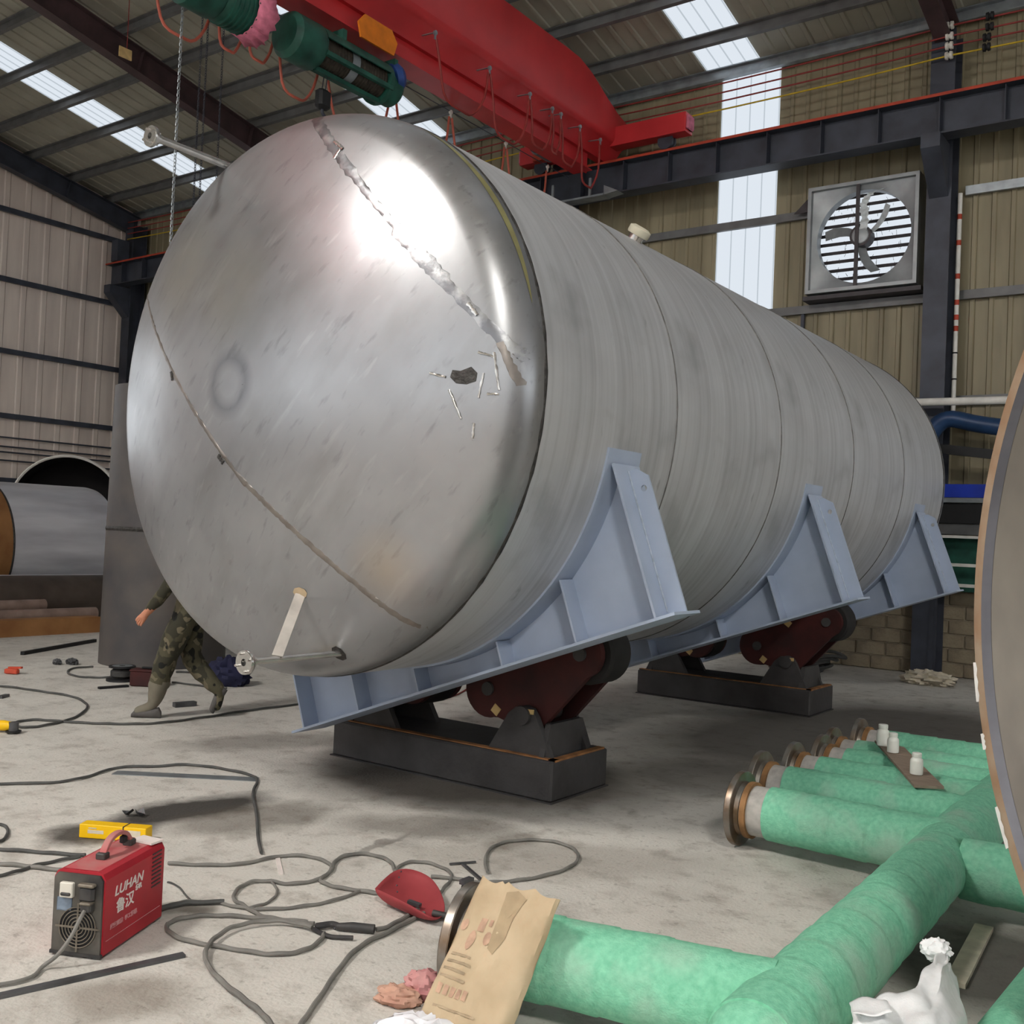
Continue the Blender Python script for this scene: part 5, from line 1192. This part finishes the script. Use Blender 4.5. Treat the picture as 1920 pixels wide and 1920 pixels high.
for a0, a1 in ((-14, -9), (-32, -27), (-20, -18)):
    vs = []
    for i in range(7):
        a = R_(a0 + (a1 - a0) * i / 6); d_ = -hz * math.cos(a) + Z * math.sin(a)
        vs += [RCn + d_ * (RR + .001) - rax * .001, RCn + d_ * (RR - .014 - .006 * (i % 2)) - rax * .001]
    MB().add(vs, [(2 * i, 2 * i + 1, 2 * i + 3, 2 * i + 2) for i in range(6)]).build('paint_chip', 'chalk', rg)

# ------------------------------------------------------------------ far left: shells, tubes, standing drum
mat('rolled_steel', (228, 229, 235), .35, .1, .08, 2.0, stretch=(1, .3, 2), col2=(186, 186, 194))
mat('rolled_dark', (104, 92, 84), .6, .4, .12, 3, col2=(84, 74, 68))
mat('rust_brown', (168, 122, 76), .8, .05, .15, 3, col2=(140, 96, 58))
mat('tube_brown', (172, 148, 136), .5, .2, .1, 5, col2=(140, 118, 108))
mat('mill_steel', (96, 90, 86), .6, .2, .15, 2, col2=(74, 72, 74), bump=.1, bscale=8)
mat('white_tank', (222, 218, 210), .5, 0, .05, 3)
mat('cavity', (30, 27, 27), .9, 0, .1, 3)
SX, SZ, SR = -16.4, 1.12, 1.02
so = tag(empty('rolled_shell', (SX, 8, 0)), 'bright rolled steel shell lying along the gable wall with a brown left end', 'steel shell')
MB().lathe([(SR, 0), (SR, 1.7)], (SX, 8.35, SZ), Y, 72, a0=R_(0), a1=R_(360)).build('bright_course', 'rolled_steel', so, smooth=True)
MB().lathe([(SR + .004, 0), (SR + .004, 5.6)], (SX, 2.74, SZ), Y, 72).build('brown_course', 'rust_brown', so, smooth=True)
MB().lathe([(SR, 0), (SR - .02, .10), (SR - .08, .17), (SR - .25, .22), (.02, .30)], (SX, 10.05, SZ), Y, 72).build('dished_end', 'rolled_steel', so, smooth=True)
MB().lathe([(SR + .001, 0), (SR + .012, .02), (SR + .001, .04)], (SX, 8.33, SZ), Y, 72).build('weld_seam', 'weld_dark', so, smooth=True)
for y in (4.2, 9.2): MB().prism([(-.9, 0), (.9, 0), (.75, .45), (-.75, .45)], (SX, y, 0), X, Z, Y, -.1, .1).build('cradle', 'rolled_dark', so)
lw = tag(empty('dark_pipe', (SX + 1.42, 8, 0)), 'low dark brown pipe lying below the bright rolled shell', 'pipe')
MB().lathe([(.33, 0), (.36, 0), (.36, 6.6), (.33, 6.6), (.33, 0)], (SX + 1.42, 3.4, .36), Y, 40).build('pipe_wall', 'rolled_dark', lw, smooth=True)
MB().box((SX + 1.42, 6.7, .722), (.05, 6.5, .012)).build('weld_seam', 'rolled_steel', lw)
# white vessel with a black open end
c_d = ray(124, 952); rr_ = 95 / F_PX; t_ = 20.5; vc = Vector((0, 0, EYE)) + c_d * t_; vr = rr_ * t_
va = Vector((-.80, .60, 0)).normalized()
wv = tag(empty('white_vessel', (vc.x, vc.y, 0)), 'white vessel with a wide black opening behind the rolled shell', 'tank')
MB().lathe([(vr, .02), (vr + .03, 0), (vr + .05, .02), (vr + .05, 1.2), (vr, 1.2), (vr, .02)], vc, va, 56).build('vessel_wall', 'white_tank', wv, smooth=True)
MB().lathe([(vr - .005, .03), (vr - .005, 1.18), (.01, 1.18)], vc, va, 56).build('dark_interior', 'cavity', wv, smooth=True)
# tubes and beam on the floor
def lying(name, xw, u0, v0, u1, v1, r, m_, label, sq=False):
    a = hit(u0, v0, 0, xw); b = hit(u1, v1, 0, xw); d_ = (b - a); d_.z = 0; zc_ = (a.z + b.z) / 2; a.z = b.z = max(zc_, r)
    a = a - d_.normalized() * 2.0; mb = MB()
    if sq: mb.bar(a, b, .25, 2 * r)
    else: mb.lathe([(r * .85, 0), (r, 0), (r, (b - a).length), (r * .85, (b - a).length), (r * .85, 0)], a, b - a, 24)
    return tag(mb.build(name, m_, smooth=not sq), label, 'tube' if not sq else 'beam')
lying('steel_tube', -14.45, 0, 1136, 83, 1135, .085, 'tube_brown', 'shorter brownish steel tube, upper of the two on the floor at far left')
lying('steel_tube', -14.1, 0, 1155, 178, 1152, .095, 'tube_brown', 'longer brownish steel tube, lower of the two on the floor at far left')
lying('steel_beam', -13.5, 0, 1185, 178, 1177, .11, 'rust_brown', 'brown steel beam lying below the tubes at far left', True)
# standing drum
dc = Vector((-10.28, 7.42, 0))
dr = tag(empty('standing_drum', dc), 'tall dark steel shell standing upright behind the worker', 'steel shell')
MB().lathe([(.70, 0), (.685, 1.52)], dc, Z, 72).build('lower_course', 'mill_steel', dr, smooth=True)
MB().lathe([(.685, 1.53), (.665, 3.15), (.645, 3.15), (.66, 1.6)], dc, Z, 72).build('upper_course', 'mill_steel', dr, smooth=True)
MB().lathe([(.686, 1.50), (.694, 1.525), (.686, 1.55)], dc, Z, 72).build('weld_seam', 'weld_dark', dr, smooth=True)

# ------------------------------------------------------------------ small things on the far floor
def FLo(u, v, z=0): return FL(u, v, z)
c = FL(228, 1276); rl = tag(empty('cable_reel', c), 'black cable reel on the floor behind the worker', 'cable reel')
MB().lathe([(.02, 0), (.15, 0), (.15, .02), (.08, .025), (.08, .13), (.13, .135), (.13, .15), (.02, .15)], c, Z, 30, (1, 1)).build('drum', 'black_rubber', rl, smooth=True)
MB().lathe([(.082, .03), (.11, .05), (.11, .10), (.082, .125)], c, Z, 30).build('wound_cable', 'plug_black', rl, smooth=True)
MB().lathe([(.03, .151), (.10, .151)], c, Z, 24).build('top_disc', 'galvanised', rl)
c = FL(276, 1286); tbx = tag(empty('toolbox', c), 'small dark red toolbox between the cable reel and the worker', 'toolbox')
Mt = Matrix.Rotation(.6, 3, 'Z'); MB().bbox(c + Z * .075, (.30, .16, .15), Mt, .012).build('box', 'bogie_red', tbx); MB().bbox(c + Z * .155, (.31, .17, .02), Mt, .006).build('lid', 'bogie_red', tbx); MB().bbox(c + Z * .178, (.12, .03, .02), Mt, .006).build('handle', 'black_rubber', tbx)
tag(MB().bar(FL(185, 1290, .01), FL(240, 1286, .01), .05, .02).build('steel_strip', 'black_rubber'), 'dark flat strip lying before the cable reel', 'strip')
mat('navy', (34, 36, 66), .8, 0, .15, 8)
crumple('canvas_bundle', 'navy', FL(428, 1285), (.20, .14, .16), 2.2, 'dark navy canvas bundle on the floor behind the tank nozzle', 'bundle', .4, 2.4, .6)
mat('clip_orange', (196, 78, 54), .6, 0, .1, 10)
c = FL(22, 1264); cl = tag(empty('clamp', c), 'small orange-red clamp on the floor at far left', 'clamp')
MB().bbox(c + Z * .03, (.14, .06, .05), Matrix.Rotation(.5, 3, 'Z'), .008).build('clamp_body', 'clip_orange', cl); MB().bar(c + Vector((-.06, 0, .06)), c + Vector((.08, .06, .07)), .03, .02).build('clamp_arm', 'clip_orange', cl)
crumple('cloth_scrap', 'slag_steel', FL(107, 1246), (.055, .04, .035), 1.2, 'small dark scrap, nearer the left of two on the far floor', 'scrap', .4, 2.5)
crumple('cloth_scrap', 'slag_steel', FL(135, 1246), (.085, .05, .04), 6.2, 'larger dark scrap beside the small one on the far floor', 'scrap', .4, 2.5)
tag(MB().bar(FL(42, 1225, .02), FL(178, 1201, .02), .05, .04).build('angle_bar', 'black_rubber'), 'long dark steel bar on the floor left of the standing shell', 'steel bar')
c = FL(6, 1374); tl = tag(empty('angle_grinder', c), 'yellow and black power tool at the left edge of the floor', 'power tool')
MB().tube([c + Vector((-.12, -.05, .05)), c + Vector((.0, 0, .055)), c + Vector((.05, .03, .055))], [.035, .04, .03], 14).build('tool_body', 'box_yellow', tl, smooth=True)
MB().cyl(c + Vector((.07, .04, .02)), c + Vector((.07, .04, .085)), .035, n=16).build('gear_head', 'slag_steel', tl, smooth=True); MB().cyl(c + Vector((.07, .04, .015)), c + Vector((.07, .04, .022)), .055, n=24).build('disc', 'black_rubber', tl)
tag(MB().bar(FL(0, 1308, .01), FL(14, 1304, .01), .04, .03).build('bolt_piece', 'slag_steel'), 'small bolt-like steel piece at the left edge of the pale floor', 'scrap')
tag(MB().cyl(FL(1312, 1257, .05), FL(1405, 1268, .05), .012, n=8).build('white_rod', 'white_paint'), 'thin white rod lying in the shade under the tank', 'rod')
# coiled hose by the wall foot
hc = tag(empty('hose_coil', (-5.0, 13.9, 0)), 'heap of coiled dark hose at the wall foot beyond the rolls', 'hose')
for k in range(5):
    pts = [(-5.0 + (.35 + .06 * math.sin(k * 2.1)) * math.cos(a) + .06 * k, 13.6 + (.30 + .05 * math.cos(k * 1.3)) * math.sin(a), .03 + .05 * k + .02 * math.sin(3 * a + k)) for a in [2 * math.pi * i / 28 for i in range(28)]]
    MB().tube(pts, .022, 7, closed=True).build('hose_turn', 'cable_dark', hc, smooth=True)
crumple('sheet_heap', 'box_pale', (-3.3, 13.55, 0), (.30, .18, .10), 7.7, 'crumpled pale sheet at the foot of the column', 'sheet', .4, 2.6)

# ------------------------------------------------------------------ the worker, walking to the left behind the tank
def camo(nt, tc, out):
    N = nt.nodes; L = nt.links
    for sc, lo, hi, c, off in ((9, .5, .53, (58, 56, 44), 0), (11, .58, .60, (112, 104, 84), 5), (8, .6, .62, (30, 30, 27), 11)):
        mp = N.new('ShaderNodeMapping'); mp.inputs['Location'].default_value = (off, off, off); L.new(tc.outputs['Object'], mp.inputs[0])
        nz = N.new('ShaderNodeTexNoise'); nz.inputs['Scale'].default_value = sc; nz.inputs['Detail'].default_value = 1.5; L.new(mp.outputs[0], nz.inputs['Vector'])
        mr = N.new('ShaderNodeMapRange'); mr.inputs[1].default_value = lo; mr.inputs[2].default_value = hi; L.new(nz.outputs['Fac'], mr.inputs[0])
        mx = N.new('ShaderNodeMix'); mx.data_type = 'RGBA'; mx.inputs[7].default_value = (*lin(c), 1); L.new(mr.outputs[0], mx.inputs[0]); L.new(out, mx.inputs[6]); out = mx.outputs[2]
    return out
mat('camouflage', (84, 80, 62), .9, 0, .05, 6, extra=camo, bump=.35, bscale=18)
mat('skin_tone', (206, 140, 110), .6, 0, .05, 8)
mat('shoe', (92, 88, 86), .8, 0, .15, 10)
mat('trouser_leg', (120, 114, 100), .9, 0, .1, 8)
mat('hair', (24, 22, 22), .7, 0, .1, 20)
PC = Vector((-7.25, 5.48, 0)); pf = -rgt; pl = Z.cross(pf)
def body(f_, l_, z_): return PC + pf * f_ + pl * l_ + Z * z_
J = {}; edges = []; rad = {}
def jv(n, f_, l_, z_, r, par=None, r2=None):
    J[n] = body(f_, l_, z_); rad[n] = (r, r2 or r)
    if par: edges.append((par, n))
jv('pelvis', 0, 0, .93, .135, None, .12); jv('waist', .01, 0, 1.08, .13, 'pelvis', .11); jv('chest', .03, 0, 1.27, .16, 'waist', .12); jv('collar', .04, 0, 1.40, .10, 'chest', .08); jv('neck', .055, 0, 1.47, .052, 'collar')
jv('jaw', .085, 0, 1.545, .068, 'neck'); jv('skull', .075, 0, 1.63, .095, 'jaw'); jv('crown', .065, 0, 1.70, .07, 'skull')
for s_, sg, kn, an, toe in (('l', 1, (.15, .09, .50), (.245, .08, .10), (.40, .085, .04)), ('r', -1, (.02, -.09, .49), (-.275, -.06, .21), (-.235, -.06, .05))):
    jv('hip' + s_, .0, sg * .095, .86, .115, 'pelvis', .11); jv('thigh' + s_, (kn[0]) * .5, sg * .095, .69, .118, 'hip' + s_); jv('knee' + s_, *kn, .092, 'thigh' + s_)
    jv('calf' + s_, (kn[0] * .6 + an[0] * .4), kn[1], kn[2] * .6 + an[2] * .4, .088, 'knee' + s_); jv('cuff' + s_, (kn[0] * .2 + an[0] * .8), an[1], kn[2] * .2 + an[2] * .8, .074, 'calf' + s_)
    jv('ankle' + s_, *an, .045, 'cuff' + s_); jv('ball' + s_, *toe, .04, 'ankle' + s_)
for s_, sg, sh_, el, wr in (('l', 1, (.03, .18, 1.38), (.10, .235, 1.12), (.27, .235, .90)), ('r', -1, (.03, -.18, 1.38), (-.13, -.24, 1.13), (-.22, -.24, .89))):
    jv('shoulder' + s_, *sh_, .078, 'collar'); jv('elbow' + s_, *el, .058, 'shoulder' + s_); jv('sleeve' + s_, el[0] * .25 + wr[0] * .75, wr[1], el[2] * .25 + wr[2] * .75, .05, 'elbow' + s_)
    jv('wrist' + s_, *wr, .030, 'sleeve' + s_); d_ = Vector((wr[0] - el[0], 0, wr[2] - el[2])).normalized()
    jv('palm' + s_, wr[0] + d_.x * .06, wr[1], wr[2] + d_.z * .06, .034, 'wrist' + s_, .018)
    for k in range(4):
        o_ = (k - 1.5) * .019; L1 = (.035, .042, .039, .030)[k]; b0 = (wr[0] + d_.x * .095 - d_.z * o_ * .9, wr[1] - sg * .004, wr[2] + d_.z * .095 + d_.x * o_ * .9)
        jv('fa%d' % k + s_, *b0, .0095, 'palm' + s_); jv('fb%d' % k + s_, b0[0] + d_.x * L1, b0[1] - sg * .008, b0[2] + d_.z * L1, .0085, 'fa%d' % k + s_)
        jv('fc%d' % k + s_, b0[0] + d_.x * L1 * 1.5 - .004, b0[1] - sg * .028, b0[2] + d_.z * L1 * 1.5, .0075, 'fb%d' % k + s_)
    jv('ta' + s_, wr[0] + d_.x * .05 + .03, wr[1] - sg * .012, wr[2] + d_.z * .05 + .004, .010, 'palm' + s_); jv('tb' + s_, wr[0] + d_.x * .085 + .04, wr[1] - sg * .022, wr[2] + d_.z * .085, .0085, 'ta' + s_)
names = list(J); per = tag(empty('person', PC), 'worker in camouflage trousers and jacket walking behind the domed tank end', 'person')
me = bpy.data.meshes.new('body'); me.from_pydata([J[n] - PC for n in names], [(names.index(a), names.index(b)) for a, b in edges], [])
bo = bpy.data.objects.new('body', me); COL.objects.link(bo)
sm_ = bo.modifiers.new('skin', 'SKIN'); sm_.use_smooth_shade = True; sm_.branch_smoothing = .6
for i, n in enumerate(names):
    sv = me.skin_vertices[0].data[i]; sv.radius = rad[n]; sv.use_root = (n == 'pelvis')
sd = bo.modifiers.new('sub', 'SUBSURF'); sd.levels = 2; sd.render_levels = 2
bpy.context.view_layer.update(); dg = bpy.context.evaluated_depsgraph_get(); me2 = bpy.data.meshes.new_from_object(bo.evaluated_get(dg)); me2.name = 'body'
bo.modifiers.clear(); bo.data = me2; bo.parent = per
me2.materials.clear()
for m_ in ('camouflage', 'skin_tone', 'shoe', 'trouser_leg'): me2.materials.append(MATS[m_])
wl, wr_ = J['wristl'] - PC, J['wristr'] - PC
# loose cloth folds
for v in me2.vertices:
    if .25 < v.co.z < 1.38:
        k = mnoise.noise(v.co * 9) * .012 + mnoise.noise(Vector((v.co.x * 5, v.co.y * 5, v.co.z * 22))) * .008; v.co += v.normal * k
for p in me2.polygons:
    c = p.center; ff = c.dot(pf)
    if c.z > 1.475 or (c - wl).length < .19 and c.z < wl.z + .012 or (c - wr_).length < .19 and c.z < wr_.z + .012: p.material_index = 1
    elif c.z < .30 and ff > 0: p.material_index = 3
    p.use_smooth = True
def shoe(ank, toe, lift):
    a, b = ank, toe; d_ = (b - a).normalized(); mb = MB(); heel = a - d_ * .06
    return a, b
for s_ in ('l', 'r'):
    a, b = J['ankle' + s_].copy(), J['ball' + s_].copy()
    if s_ == 'l': heel = Vector((a.x, a.y, .0)) - pf * .07; tip = Vector((b.x, b.y, 0)) + pf * .02; upd = Z
    else: heel = a - pf * .055 + Z * .02; tip = Vector((b.x, b.y, .03)) + pf * .015; upd = None
    ax_ = (tip - heel); L_ = ax_.length; ax_.normalize(); sd_ = pl; un = ax_.cross(sd_); un = un if un.dot(Z) > 0 or un.dot(pf) > 0 else -un
    if s_ == 'r': un = -ax_.cross(sd_) if (-ax_.cross(sd_)).dot(pf) > 0 else ax_.cross(sd_)
    mb = MB(); vs = []; K = 12; n_ = 14
    for i in range(K + 1):
        t = i / K; w_ = .042 * (math.sin(math.pi * (.12 + .8 * t)) ** .5) * (1.12 if t > .55 else .95); h_ = .085 * (1 - .55 * t) + .01
        if i in (0, K): w_ *= .45; h_ *= .6
        for j in range(n_):
            an = 2 * math.pi * j / n_; vs.append(heel + ax_ * (L_ * t) + sd_ * (w_ * math.cos(an)) + un * (h_ * .5 + h_ * .5 * math.sin(an)))
    mb.add(vs, [(i * n_ + j, i * n_ + (j + 1) % n_, (i + 1) * n_ + (j + 1) % n_, (i + 1) * n_ + j) for i in range(K) for j in range(n_)] + [tuple(range(n_ - 1, -1, -1)), tuple(range(K * n_, K * n_ + n_))])
    mb.build('shoe', 'shoe', per, smooth=True)
hc_ = J['skull']; mb = MB(); vs = []; n_ = 20
for i in range(9):
    th = math.pi * .62 * i / 8
    for j in range(n_):
        ph = 2 * math.pi * j / n_; d_ = pf * (math.sin(th) * math.cos(ph)) + pl * (math.sin(th) * math.sin(ph)) + Z * math.cos(th)
        k = .112 if d_.dot(pf) < .55 or th < .9 else .09
        vs.append(hc_ + Z * .012 + d_ * k)
mb.add(vs, [(i * n_ + j, (i + 1) * n_ + j, (i + 1) * n_ + (j + 1) % n_, i * n_ + (j + 1) % n_) for i in range(8) for j in range(n_)]).build('hair', 'hair', per, smooth=True)
fc = hc_ + pf * .088 - Z * .02
MB().lathe([(.004, -.01), (.010, .0), (.014, .022), (.004, .03)], fc + Z * .01 + pf * .006, (pf * .25 - Z), 10, (1, 1)).build('nose', 'skin_tone', per, smooth=True)
for sg in (-1, 1):
    MB().ball(fc + pl * (sg * .032) + Z * .018, .010, 10).build('eye', 'porcelain', per, smooth=True)
    MB().ball(hc_ + pl * (sg * .094) - Z * .025, .028, 10, (.5, .5, 1)).build('ear', 'skin_tone', per, smooth=True)
MB().box(fc - Z * .062 - pf * .012, (.012, .045, .008), Matrix.Rotation(math.atan2(pf.y, pf.x), 3, 'Z')).build('mouth', 'bogie_red', per)
